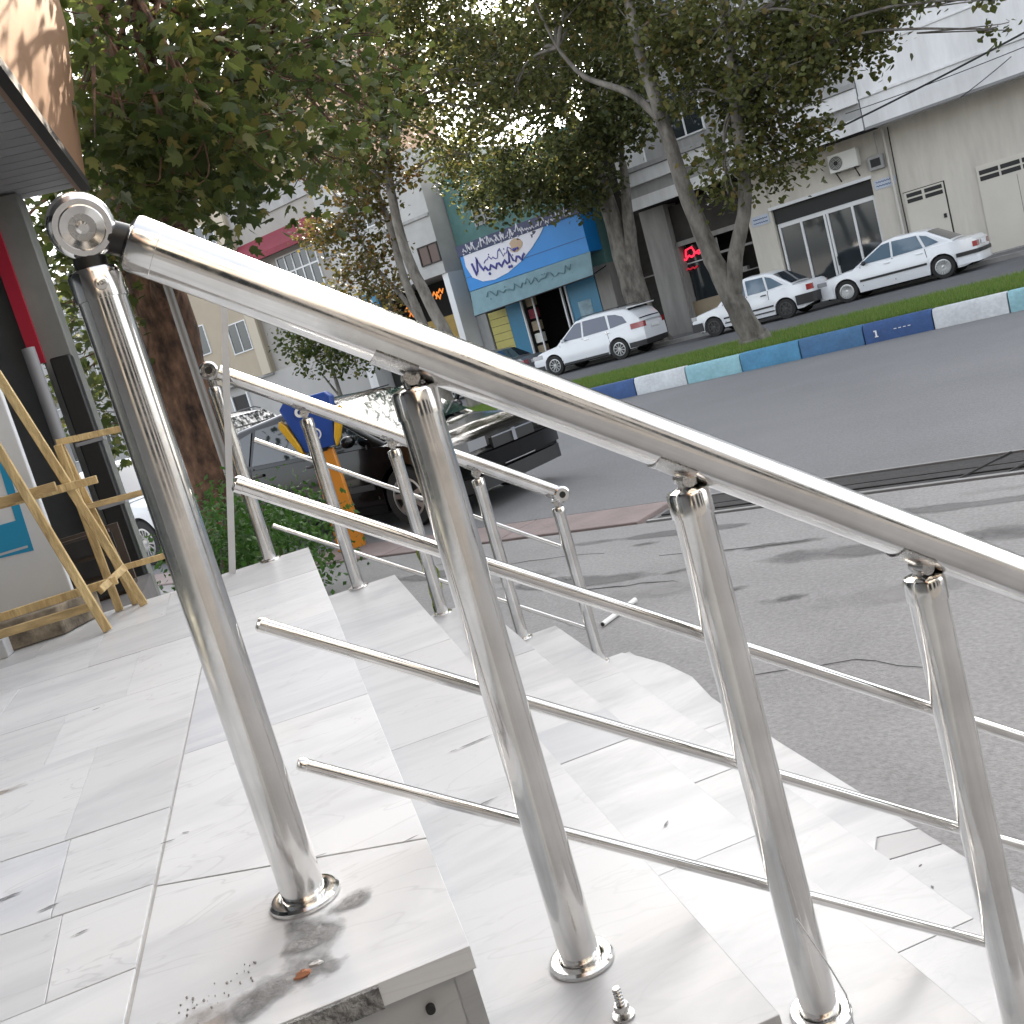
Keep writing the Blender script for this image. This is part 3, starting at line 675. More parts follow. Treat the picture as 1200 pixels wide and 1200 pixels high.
LM2 = leaf_mat('plane_leaves_olive', [(0, (.055,.068,.022)), (.5, (.095,.108,.032)), (.85, (.145,.145,.045)), (1, (.19,.14,.05))], .48)
LM3 = leaf_mat('plane_leaves_autumn', [(0, (.055,.058,.02)), (.4, (.095,.088,.026)), (.75, (.15,.115,.032)), (1, (.20,.11,.04))], .45)
LM4 = leaf_mat('plane_leaves_far', [(0, (.045,.060,.022)), (.5, (.08,.096,.032)), (.9, (.12,.125,.042)), (1, (.16,.13,.045))], .48)
BK1 = mat('brown_bark', (.21,.115,.07), .95, noise=(5.5,.8,(.022,.013,.009)), bump=(9,1.0), stretch=(1.3,1.3,.6), fine=(14,.45))
BK2 = mat('grey_bark', (.20,.185,.162), .95, noise=(3.6,.7,(.055,.049,.042)), bump=(10,.9), stretch=(1.5,1.5,.6))
BK3 = mat('pale_bark', (.25,.235,.21), .95, noise=(4,.5,(.09,.08,.07)), bump=(10,.8), stretch=(1.5,1.5,.6))
# T1, the near plane tree
T1 = [(-1.72,7.0,3.09),(-1.42,7.5,3.28),(-1.12,8.0,3.3),(-.73,8.5,3.41),(-1.71,6.5,2.59),(-1.67,7.5,2.89),(-1.21,7.0,2.58),(-.93,8.0,2.88),(-1.84,7.0,2.43),(-1.65,7.5,2.42),(-1.16,7.0,2.24),(-.92,8.0,2.41),(-2.13,7.5,2.28),(-1.95,8.0,2.37),(-1.43,7.0,2.12),(-1.2,7.5,2.2),(-2.91,9.0,2.26),(-3.07,9.5,1.9),(-3.44,10.0,1.37),(-.62,9.0,3.26),(-.3,10.0,3.62),(-.71,10.0,3.11),(-3.02,9.0,2.58)]
cl = [(x, y, z, .46, .3 if (x > -1.0 and z < 3.3) else 1) for x, y, z in T1]
cl += [(x+rng.uniform(-.3,.3), y+rng.uniform(.6,2.2), z+rng.uniform(-.05,.4), .55, .25 if x > -1.3 else 1) for x, y, z in T1]
cl += [(rng.uniform(-6,-1.6), rng.uniform(7.5,12.5), rng.uniform(4.0,6.2), .8, .6) for k in range(22)]
cl += [(rng.uniform(-1.1,.2), rng.uniform(6.6,9.0), rng.uniform(3.75,4.9), .45, .42) for k in range(10)]  # unseen leaf clumps added above the view to dapple the fascia sunlight
cl += [(-.35,9.5,2.95,.5,.4),(-.15,10.2,3.3,.6,.4)]
cl += [(-4.2,11.0,1.2,.6),(-3.9,11.4,2.1,.7),(-4.6,10.6,2.4,.7),(-3.5,10.8,.75,.45)]
tree('plane_tree', 'large brown barked plane tree with big dark leaves, standing close behind the first post', (-2.75,10.2,ZG),
     [([(-2.75,10.2,-1.1),(-2.74,10.2,-.6),(-2.76,10.2,.6),(-2.70,10.15,1.8),(-2.5,9.9,3.0),(-2.3,9.7,4.6)], .42, .16), ([(-2.72,10.15,1.6),(-2.2,9.4,2.4),(-1.8,8.4,3.0),(-1.5,7.6,3.5)], .15, .05),
      ([(-2.7,10.2,1.9),(-1.9,10.1,2.9),(-1.1,10.0,3.5)], .12, .05), ([(-2.75,10.2,-1.1),(-2.75,10.2,-.8)], .52, .42)],
     cl, 640, .105, 'plane', LM1, BK1, leaf_parts=300, branch_from=[(-2.5,9.9,3.0),(-2.2,9.4,2.4),(-1.8,8.4,3.0),(-1.5,7.6,3.5),(-1.9,10.1,2.9),(-1.1,10.0,3.5),(-2.3,9.7,4.6)], br=.03)
# T2, the twin stemmed plane on the median
A = [(7.9,18.0,4.85),(6.97,18.0,4.62),(6.15,18.0,4.16),(5.3,18.0,4.02),(4.83,18.0,3.96),(7.34,18.0,3.83),(6.61,18.0,3.56),(5.93,18.0,3.52),(7.01,18.0,2.91),(7.46,18.0,2.39),(8.56,18.0,4.97),(9.1,18.0,5.63),(8.16,18.0,3.91),(6.85,18.0,2.26),(5.32,18.0,3.63),(10.07,18.0,6.19),(5.95,18.0,4.35)]
cl = [S2(a, b+rng.uniform(-.8,.8), z)+(.66,) for a, b, z in A] + [S2(a+rng.uniform(-.4,.4), b+rng.uniform(.3,1.2), z+rng.uniform(0,.5))+(.62,) for a, b, z in A]
cl += [S2(3.67,17.5,3.72)+(.24,.5), S2(2.96,17.4,2.92)+(.24,.5), S2(3.2,17.5,3.6)+(.2,.5), S2(7.84,18.2,1.95)+(.34,.8), S2(2.8,17.4,3.3)+(.25,.6), S2(4.2,17.8,4.1)+(.5,)]
cl += [S2(rng.uniform(3.5,12), rng.uniform(16,20.5), rng.uniform(5.2,10.5))+(rng.uniform(.8,1.2),.5) for k in range(44)]
tkA = [([S2(7.92,18,-.9),S2(7.92,18,-.71),S2(8.04,18,-.17),S2(8.23,18,.44),S2(8.38,18,1.2),S2(8.57,18,2.44),S2(8.68,18,3.95),S2(8.77,18,5.2),S2(8.7,18,7.5)], .27, .07),
       ([S2(8.1,18,.25),S2(7.9,18,.91),S2(7.48,18.05,1.87),S2(7.3,18.1,3.45),S2(7.12,18.1,4.6),S2(6.9,18,6.8)], .16, .06),
       ([S2(8.62,18,3.5),S2(9.14,18,4.27),S2(9.99,18,4.9),S2(10.4,18,5.6)], .085, .03), ([S2(7.93,18,-.9),S2(7.93,18,-.55)], .38, .27)]
tree('plane_tree', 'twin stemmed grey plane tree leaning on the grass median in front of the white hatchback', S2(7.92,18,-.76), tkA, cl, 900, .108, 'mid', LM2, BK2, 'S',
     branch_from=[S2(8.77,18,5.2),S2(7.12,18.1,4.6),S2(7.3,18.1,3.45),S2(10.4,18,5.6),S2(6.9,18,6.8),S2(8.7,18,7.5)], br=.04)
# T3, the thick dark trunk behind the SUV
B = [(20.84,8.54),(18.7,8.32),(17.03,7.16),(20.04,6.55),(18.23,5.53),(16.85,5.62),(20.29,10.02),(17.61,9.51),(16.07,8.12),(22.42,8.52),(21.74,6.08),(19.12,4.97),(15.09,7.23),(16.01,6.27),(18.75,10.24),(20.93,5.35),(17.89,4.6),(15.51,5.83)]
cl = [S2(a, 30+rng.uniform(-1.4,1.4), z)+(1.15,) for a, z in B] + [S2(a+rng.uniform(-1.2,1.2), 29+rng.uniform(-1,1), z+rng.uniform(-.5,.9))+(1.1,) for a, z in B] + [S2(rng.uniform(14.5,23), rng.uniform(28.5,31.5), rng.uniform(9.5,13))+(1.5,.8) for k in range(12)]
tree('plane_tree', 'thick dark trunked plane tree on the far pavement behind the white SUV', S2(17.75,31.9,ZG),
     [([S2(17.62,31.9,-1.1),S2(17.62,31.9,-.6),S2(17.93,31.9,1.15),S2(18.0,31.9,2.8),S2(18.1,31.8,5.15),S2(18.5,31.5,7.5)], .50, .2), ([S2(17.7,31.9,-.9),S2(17.75,31.9,1.5),S2(17.5,31.9,3.0),S2(16.9,31.5,5.2)], .4, .12), ([S2(17.62,31.9,-1.1),S2(17.62,31.9,-.5)], .75, .5)],
     cl, 420, .165, 'mid', LM4, BK2, 'S', branch_from=[S2(18.1,31.8,5.15),S2(18.5,31.5,7.5),S2(16.9,31.5,5.2)], br=.06)
# T4, T5 thin pale trees further along the median
C = [(16.41,6.17),(17.82,5.01),(16.91,4.32),(17.92,3.36),(17.17,2.63),(18.78,2.83),(15.53,4.89),(18.26,5.78),(18.71,4.43)]
D = [(17.64,8.8),(15.81,8.26),(15.06,7.4),(13.85,7.47),(14.92,6.41),(16.27,7.19),(17.51,7.76),(18.67,6.96),(14.11,6.48),(13.04,7.32),(14.59,5.45)]
cl = [S2(a, 19+rng.uniform(-.7,.7), z)+(.62,) for a, z in C] + [S2(16.6,18.4,4.9)+(.6,), S2(17.6,18.3,4.1)+(.6,), S2(15.9,18.5,5.5)+(.6,), S2(17.2,18.4,5.7)+(.6,), S2(17.4,18.9,1.9)+(.4,.8), S2(18.2,18.8,2.2)+(.45,.8), S2(17.0,19,3.5)+(.5,)]
tree('plane_tree', 'slender pale trunked tree with drooping golden brown leaves, left of the blue shop sign', S2(16.35,18.9,-.76),
     [([S2(16.2,18.9,-.9),S2(16.35,18.9,.4),S2(16.41,19,1.29),S2(16.6,19,2.59),S2(16.59,19,4.03),S2(16.79,19,5.3),S2(17,19,6.6)], .15, .05), ([S2(16.45,19,1.5),S2(16.9,19,2.4),S2(17.4,19,3.2),S2(17.8,19,4.6)], .07, .03)],
     cl, 1100, .11, 'mid', LM3, BK3, 'S', branch_from=[S2(16.6,19,2.6),S2(16.6,19,4.0),S2(16.8,19,5.3),S2(17.4,19,3.2),S2(17.8,19,4.6)], br=.03)
cl = [S2(a, 18.6+rng.uniform(-.9,.9), z)+(.85,) for a, z in D] + [S2(a, 19.2, z)+(.7,) for a, z in [(12.6,6.2),(13.2,5.4),(13.8,4.7),(14.3,5.0),(12.9,6.9),(12.2,5.6),(13.6,6.0)]] + [S2(a+rng.uniform(-1,1), 17.2+rng.uniform(-.8,.8), z+rng.uniform(-.6,.6))+(.8,) for a, z in D] + [S2(rng.uniform(12.5,20), rng.uniform(17,20.5), rng.uniform(8.0,11.5))+(1.1,.7) for k in range(20)]
tree('plane_tree', 'bare lower grey trunk tree beside the blue shop sign, its crown high above', S2(15.45,18.6,-.76),
     [([S2(15.25,18.6,-.9),S2(15.41,18.6,.65),S2(15.73,18.6,1.95),S2(16.0,18.6,3.24),S2(15.9,18.6,4.6),S2(15.6,18.6,6.0),S2(15.3,18.6,8.0)], .17, .07)],
     cl, 760, .105, 'mid', LM2, BK3, 'S', branch_from=[S2(15.9,18.6,4.6),S2(15.6,18.6,6.0),S2(15.3,18.6,8.0)], br=.04)
# far small tree by the pale wall
cl = [S2(33.1,30,3.0)+(1.0,), S2(29.6,30,1.5)+(.8,), S2(31.0,30,1.7)+(.8,), S2(32.2,30,2.1)+(1.0,), S2(31.4,30,2.9)+(1.0,), S2(30.4,30,2.5)+(.9,), S2(32.5,30,4.0)+(1.1,)]
tree('small_tree', 'small dark green tree in front of the pale wall far down the street', S2(31.6,30.3,ZG), [([S2(31.6,30.3,-1.1),S2(31.7,30.3,.6),S2(31.6,30.2,2.0)], .11, .06), ([S2(31.65,30.3,.1),S2(32.3,30.2,1.4)], .06, .03)], cl, 330, .17, 'mid', LM1, BK2, 'S', br=.03)

# shrub between landing and kerb
M_shrub = leaf_mat('shrub_leaves', [(0, (.03,.08,.012)), (.5, (.05,.125,.02)), (1, (.085,.17,.035))], .4)
sh = thing('green_shrub', 'low bright green shrub growing behind the far handrail', 'shrub', 'W', (-1.9,7.4,ZG))
cl = [(-2.3,8.3,-.34,.45),(-2.0,7.9,-.36,.45),(-1.75,7.3,-.45,.42),(-2.1,7.2,-.5,.45),(-2.5,8.8,-.32,.38),(-1.9,8.6,-.42,.42),(-1.65,8.2,-.52,.40),(-1.8,6.8,-.7,.38),(-2.2,7.6,-.5,.40)]
o = bpy.data.objects.new('foliage', foliage_mesh('foliage', clump_points(cl, 4200, .9)-np.array((-1.9,7.4,ZG)), .055, 'simple', M_shrub)); COL.objects.link(o); o.parent = sh; o['kind'] = 'stuff'
mb = MB()
for c in cl: limb(mb, [(-1.9+rng.uniform(-.4,.2), 7.6+rng.uniform(-.4,.5), ZG-.05), (c[0], c[1], c[2]-.2), (c[0]+.05, c[1], c[2]+.2)], .014, .004, 6)
part(sh, 'stems', mb, BK2, kind='stuff')
# variegated leaf plant beyond the stairs
M_var = mat('variegated_leaf', (.42,.47,.06), .4, noise=(22,.8,(.03,.09,.015)), stretch=(1,1,3))
pl = thing('striped_leaf_plant', 'yellow green striped leaf plant rising beside the far handrail steps', 'plant', 'L', (.47,4.1,ZG))
part(pl, 'stem', MB().tube([(.47,4.1,ZG),(.46,4.1,-.7),(.45,4.1,-.42)], [.012,.009,.006], 8), M_shrub)
def lanceleaf(cx, cy, z0, z1, w, rot, bend=.03):
    mb = MB(); vs_ = []; fs = []; n = 10
    for i in range(n+1):
        t = i/n; ww = w*sin(pi*min(.98, t*.94+.03))**.7*(1+.12*sin(i*2.3)); z = z0+(z1-z0)*t; dx = bend*sin(t*pi)
        for s_ in (-1, 0, 1): vs_.append((cx+s_*ww*cos(rot)+dx, cy+s_*ww*sin(rot)+(-.008 if s_ == 0 else 0), z))
    for i in range(n): fs += [(3*i,3*i+1,3*i+4,3*i+3),(3*i+1,3*i+2,3*i+5,3*i+4)]
    return mb.add(vs_, fs)
part(pl, 'leaf', lanceleaf(.45,4.1,-.45,-.17,.030,0), M_var); part(pl, 'leaf', lanceleaf(.49,4.12,-.62,-.40,.026,.6,-.03), M_var)
part(pl, 'leaf', lanceleaf(.43,4.13,-.75,-.55,.028,-.5), M_var)
# white stick on the forecourt, debris by the kerb
M_pvc = mat('white_plastic', (.72,.72,.70), .4)
pv = solo('white_pipe_offcut', MB().tube([(.29,5.1,ZG+.016),(.51,5.37,ZG+.018)], .014, 14), M_pvc, 'short white plastic pipe offcut lying on the forecourt', 'pipe', 'W', (.29,5.1,ZG))
part(pv, 'open_end', MB().tube([(.2885,5.098,ZG+.016),(.2895,5.0993,ZG+.016)], .0105, 12), M_black)

# ================================================================== CHARITY BOX ON ITS POST
M_or = mat('orange_paint', (.62,.23,.02), .45, noise=(6,.15)); M_bl = mat('blue_paint', (.015,.065,.32), .4, noise=(8,.15)); M_ye = mat('yellow_paint', (.72,.40,.02), .4, noise=(8,.15))
M_wh = mat('white_print', (.8,.8,.8), .5)
bx_, by_ = -1.62, 10.08
cb = thing('charity_box', 'blue charity box held by yellow hands on an orange post beside the black car', 'charity box', 'W', (bx_,by_,ZG))
def wq(x, y, z): return (bx_+x*1.25, by_+y, z)
part(cb, 'post', MB().add([wq(-.11,-.07,ZG),wq(.11,-.07,ZG),wq(.11,.07,ZG),wq(-.11,.07,ZG),wq(-.09,-.06,.02),wq(.09,-.06,.02),wq(.09,.06,.02),wq(-.09,.06,.02)], [(3,2,1,0),(4,5,6,7),(0,1,5,4),(1,2,6,5),(2,3,7,6),(3,0,4,7)]), M_or, bevel=.015)
part(cb, 'box_body', MB().add([wq(-.12,-.11,.04),wq(.13,-.11,.04),wq(.13,.11,.04),wq(-.12,.11,.04),wq(-.21,-.14,.50),wq(.20,-.14,.50),wq(.20,.14,.50),wq(-.21,.14,.50),wq(-.17,-.1,.56),wq(.16,-.1,.56),wq(.16,.1,.56),wq(-.17,.1,.56)], [(3,2,1,0),(0,1,5,4),(1,2,6,5),(2,3,7,6),(3,0,4,7),(4,5,9,8),(5,6,10,9),(6,7,11,10),(7,4,8,11),(8,9,10,11)]), M_bl, bevel=.012)
for s_ in (-1, 1):
    mb = MB()
    for q in range(3):
        mb.extr([wq(s_*(.13+.0), -.15+.06*q, .02), wq(s_*.175, -.15+.06*q, .10), wq(s_*.255, -.15+.06*q, .34), wq(s_*.235, -.15+.06*q, .40), wq(s_*.195, -.15+.06*q, .34), wq(s_*.135, -.15+.06*q, .12)], (0, .052, 0))
    part(cb, 'hand', mb, M_ye, bevel=.01)
part(cb, 'base_collar', MB().box(bx_-.06, bx_+.06, by_-.06, by_+.06, .0, .05), M_dark)
part(cb, 'emblem', MB().lathe([(.0,0),(.062,0),(.062,.004),(.0,.004)], wq(0,-.128,.19), (0,-1,.12), 20), M_wh)
part(cb, 'emblem_ring', MB().lathe([(.03,0),(.048,0),(.048,.003),(.03,.003)], wq(0,-.133,.19), (0,-1,.12), 20), M_bl)
part(cb, 'emblem', MB().lathe([(.022,0),(.05,0),(.05,.004),(.022,.004)], wq(-.06,-.146,.43), (0,-1,.12), 20), M_wh)
part(cb, 'emblem', MB().lathe([(0,0),(.022,0),(.022,.004),(0,.004)], wq(.08,-.146,.42), (0,-1,.12), 14), M_wh)

# ================================================================== TRESTLES AND POSTER ON THE LEFT
M_wood = mat('raw_pine', (.66,.50,.25), .75, noise=(14,.35,(.45,.31,.14)), bump=(50,.5), stretch=(1,1,.25), fine=(60,.2)); M_wood2 = mat('aged_pine', (.58,.43,.21), .8, noise=(14,.4,(.36,.25,.12)), bump=(50,.5), stretch=(.25,1,1), fine=(60,.2))
def plank(par, p, q, w=.03, h=.022, m=M_wood, name='slat', up=(0,1,0)): return part(par, name, MB().bar(p, q, w, h, up), m, bevel=.002)
t1 = thing('wooden_trestle', 'wooden trestle with long leaning slats in front of the white poster', 'trestle', 'L', (-.75,3.47,0), 'wooden trestles on the landing')
plank(t1, (-.700,3.46,.86), (-.552,3.70,.004), .027, .02, name='leg'); plank(t1, (-.782,3.50,.66), (-.630,3.375,.004), .027, .02, name='leg')
plank(t1, (-1.30,3.50,.475), (-.655,3.50,.478), .030, .022, m=M_wood2, name='rail'); plank(t1, (-1.30,3.52,.478), (-.54,3.56,.462), .026, .02, name='rail')
plank(t1, (-1.30,3.50,.125), (-.575,3.50,.135), .026, .02, name='rail'); plank(t1, (-1.30,3.44,.088), (-.66,3.44,.085), .026, .02, m=M_wood2, name='rail')
plank(t1, (-.625,3.44,.125), (-.56,3.60,.155), .024, .02, m=M_wood2, name='brace'); plank(t1, (-1.28,3.5,.70), (-1.25,3.5,.004), .027, .02, name='leg')
t2 = thing('wooden_trestle', 'smaller wooden trestle frame behind the first post, its top rail running right', 'trestle', 'L', (-.55,3.7,0), 'wooden trestles on the landing')
plank(t2, (-.640,3.68,.605), (-.640,3.74,.004), .026, .02, name='leg'); plank(t2, (-.640,3.70,.605), (-.585,3.78,.004), .030, .02, name='leg')
plank(t2, (-.645,3.69,.612), (-.40,3.72,.598), .022, .02, name='rail'); plank(t2, (-.63,3.70,.38), (-.40,3.72,.372), .02, .02, m=M_wood2, name='rail')
plank(t2, (-.60,3.72,.145), (-.40,3.73,.140), .02, .02, name='rail'); plank(t2, (-.405,3.70,.61), (-.395,3.74,.004), .024, .02, name='leg')
M_board = mat('white_board', (.72,.74,.76), .5, noise=(3,.08)); M_cy = mat('cyan_print', (.015,.29,.52), .45); M_pur = mat('purple_ink', (.22,.06,.25), .5)
pb = thing('poster_stand', 'white poster stand with a bright blue printed border behind the trestles', 'poster', 'L', (-1.02,3.80,0))
part(pb, 'board', MB().box(-1.55, -.775, 3.79, 3.83, .105, 1.1), M_board, bevel=.004)
part(pb, 'printed_border', MB().extr([(-1.50,3.789,.33),(-.846,3.789,.285),(-.815,3.789,1.05),(-.838,3.789,1.05),(-.868,3.789,.40),(-1.0,3.789,.40),(-1.50,3.789,.42)], (0,-.002,0)), M_cy, smooth=False)
part(pb, 'printed_edge', MB().box(-1.5, -.86, 3.786, 3.7885, .300, .308), mat('grey_print', (.5,.52,.55), .5))
def scribble(par, pts, r, m, name='lettering'): return part(par, name, MB().tube(pts, r, 6), m)
for pts in ([(-1.02,3.786,.53),(-.98,3.786,.50),(-.965,3.786,.545),(-.95,3.786,.50),(-.92,3.786,.56),(-.905,3.786,.50),(-.895,3.786,.50)], [(-1.0,3.786,.60),(-.96,3.786,.615),(-.92,3.786,.59)], [(-.94,3.786,.46),(-.925,3.786,.49),(-.915,3.786,.455)]):
    scribble(pb, pts, .0035, M_pur)
M_blk = mat('stained_stone', (.36,.30,.22), .9, noise=(12,.7,(.06,.05,.04)), bump=(30,.5))
part(pb, 'foot_slab', MB().prism([(-1.5,3.58),(-.80,3.60),(-.70,3.80),(-1.5,3.82)], .002, .10), M_blk, bevel=.006)
mb = MB().box(-1.5, -.96, 3.50, 3.575, .001, .06)
solo('marble_offcut', mb, MA, 'white marble offcut lying on the landing below the poster', 'offcut', 'L', (-1.2,3.53,0), bevel=.003)
# clutter behind the trestles
M_clut = mat('dark_clutter', (.035,.033,.032), .8, noise=(8,.5)); M_brn = mat('brown_board', (.09,.065,.05), .8, noise=(6,.4))
struct('service_yard', MB().prism([(-3.2,3.87),(-.62,3.87),(-.66,4.9),(-3.2,5.2)], -1.2, -.035), mat('yard_concrete', (.16,.15,.145), .9, noise=(3,.3)), 'L')
cl_ = thing('crate', 'dark crate leaning behind the trestles beside the poster', 'crate', 'L', (-.85,4.5,-.03))
part(cl_, 'side_board', MB().box(-.98,-.70,4.45,4.48,-.035,.24), M_brn); part(cl_, 'side_board', MB().box(-.98,-.70,4.72,4.75,-.035,.24), M_brn)
for k in range(3): part(cl_, 'slat', MB().box(-.99,-.69,4.435,4.45,-.02+k*.09,.05+k*.09), M_clut)
part(cl_, 'bottom_board', MB().box(-.98,-.70,4.48,4.72,-.033,-.015), M_brn)

# ================================================================== OWN SHOP: pillar, soffit, fascia, wall
M_gwall = mat('grey_shop_stone', (.24,.245,.225), .6, noise=(5,.2)); M_dglass = mat('shop_glass', (.02,.025,.028), .06, spec=.8)
M_cop = mat('copper_fascia', (.33,.19,.115), .42, noise=(1.6,.22), stretch=(1,1,.6)); M_sof = mat('grey_soffit', (.42,.42,.43), .6, noise=(4,.2))
M_red = mat('red_strip', (.42,.01,.035), .5); M_int = mat('dark_interior', (.15,.152,.155), .7)
sh_ = thing('shop_building', 'shop beside the landing with a copper fascia over a grey slatted soffit', 'building', 'L', (-1.6,2.0,0))
part(sh_, 'wall', MB().box(-4.2, -1.9, -8, 6.2, -1.2, 6.5), M_int, smooth=False)
part(sh_, 'shop_window', MB().box(-1.9, -1.87, .2, 5.2, .1, 2.0), M_dglass); part(sh_, 'sill', MB().box(-1.95, -1.80, -8, 6.2, -.03, .09), M_gwall)
for n_ in (-2.2, .1, 1.9, 3.6, 5.2): part(sh_, 'mullion', MB().box(-1.9, -1.84, n_-.03, n_+.03, .09, 2.05), M_gwall)
part(sh_, 'pillar', MB().box(-1.02, -.86, 6.30, 6.52, -1.05, 2.05), M_gwall, bevel=.01); part(sh_, 'pillar_strip', MB().box(-1.075, -1.005, 6.26, 6.30, 1.12, 2.05), M_red)
part(sh_, 'downpipe', MB().tube([(-1.04,6.1,-1.0),(-1.04,6.1,1.2)], .035, 14), mat('grey_pipe', (.30,.30,.31), .5))
dp = part(sh_, 'cable_duct', MB().box(-.96, -.85, 6.12, 6.24, -1.0, 1.12), M_black, bevel=.01)
for z in (.25, .62): part(dp, 'duct_band', MB().box(-.975, -.825, 6.112, 6.248, z, z+.02), mat('grey_pipe', (.3,.3,.31), .5))
part(sh_, 'side_panel', MB().box(-2.6, -1.08, 6.35, 6.45, -1.05, 2.05), mat('dull_panel', (.10,.11,.115), .5, noise=(2,.4)))
for k in range(36):
    n_ = 6.54-k*.13
    part(sh_, 'soffit_slat', MB().box(-1.9, -.555, n_-.118, n_, 2.06, 2.075), M_sof, smooth=False)
part(sh_, 'soffit_edge', MB().box(-.55, -.50, -6, 6.58, 2.035, 2.10), mat('dark_trim', (.03,.028,.026), .6))
part(sh_, 'soffit_back', MB().box(-1.95, -.56, -6, 6.56, 2.09, 2.12), M_int, smooth=False)
for n_ in (2.0, 3.2, 4.4, 5.4): part(sh_, 'downlight', MB().lathe([(0,0),(.045,0),(.045,-.012),(.03,-.014),(0,-.006)], (-.95, n_, 2.058), (0,0,1), 16), M_black)
part(sh_, 'fascia', MB().extr([(-.52,6.6,2.05),(-.46,6.6,2.38),(-.34,6.6,2.95),(-.31,6.6,3.6),(-.40,6.6,3.6),(-.45,6.6,2.95),(-.56,6.6,2.2),(-.58,6.6,2.05)], (0,-12,0)), M_cop)
part(sh_, 'fascia_end', MB().box(-1.9, -.58, 6.56, 6.60, 2.08, 3.6), M_cop)
part(sh_, 'upper_wall', MB().box(-4.2, -1.6, -8, 6.5, 3.6, 7.0), mat('own_upper_wall', (.30,.27,.23), .8, noise=(2,.2)))
# building behind the viewer, seen only in the steel
bb = thing('building_behind', 'stone fronted building closing the landing behind the viewer', 'building', 'L', (0,-4.5,-1))
part(bb, 'wall', MB().box(-1.9, 9, -9, -4.5, -1.2, 9), mat('stone_wall_behind', (.42,.39,.35), .8, noise=(1.5,.3)), smooth=False)
for k in range(4): part(bb, 'window', MB().box(-.8+k*2.3, .6+k*2.3, -4.5, -4.47, .2, 2.2), M_dglass)
for k in range(4): part(bb, 'window', MB().box(-.8+k*2.3, .6+k*2.3, -4.5, -4.47, 3.6, 5.6), M_dglass)
# lamp pole beyond the far rail
solo('thin_pole', MB().tube([(-2.36,9.3,-1.0),(-2.36,9.3,2.3)], [.045,.035], 12), mat('pole_grey', (.22,.21,.20), .5, metal=.4), 'thin grey pole standing in front of the brown trunk', 'pole', 'W', (-2.36,9.3,-1.0))
# ================================================================== CARS
M_tyre = mat('tyre_rubber', (.018,.018,.018), .8, noise=(20,.3)); M_rim = mat('alloy_rim', (.45,.46,.47), .3, metal=.9); M_rimd = mat('steel_rim_dark', (.06,.06,.06), .5, metal=.4)
M_wcar = mat('white_car_paint', (.70,.72,.745), .28, coat=.7, noise=(2.5,.05)); M_bcar = mat('black_car_paint', (.004,.004,.0045), .12, spec=.2, coat=.3)
M_gcar = mat('grey_car_paint', (.17,.18,.19), .3, metal=.4, coat=.6); M_trimb = mat('black_trim', (.015,.015,.016), .5)
M_cglass = mat('car_glass', (.018,.026,.035), .04, spec=.9); M_tglass = mat('tinted_car_glass', (.03,.045,.085), .04, spec=.9); M_green = mat('green_car_glass', (.012,.034,.03), .04, spec=.9)
M_tail = mat('tail_light_red', (.24,.006,.01), .2, coat=.6); M_lamp = mat('clear_lamp', (.26,.27,.28), .12, coat=.6); M_plate = mat('number_plate', (.72,.73,.74), .4); M_under = mat('underbody', (.01,.01,.01), .95)
M_chr = mat('chrome', (.75,.76,.78), .08, metal=1)
def ip(x, tab):
    if x <= tab[0][0]: return tab[0][1]
    for (a, p), (b, q) in zip(tab, tab[1:]):
        if x <= b: return p+(q-p)*(x-a)/(b-a) if b > a else q
    return tab[-1][1]
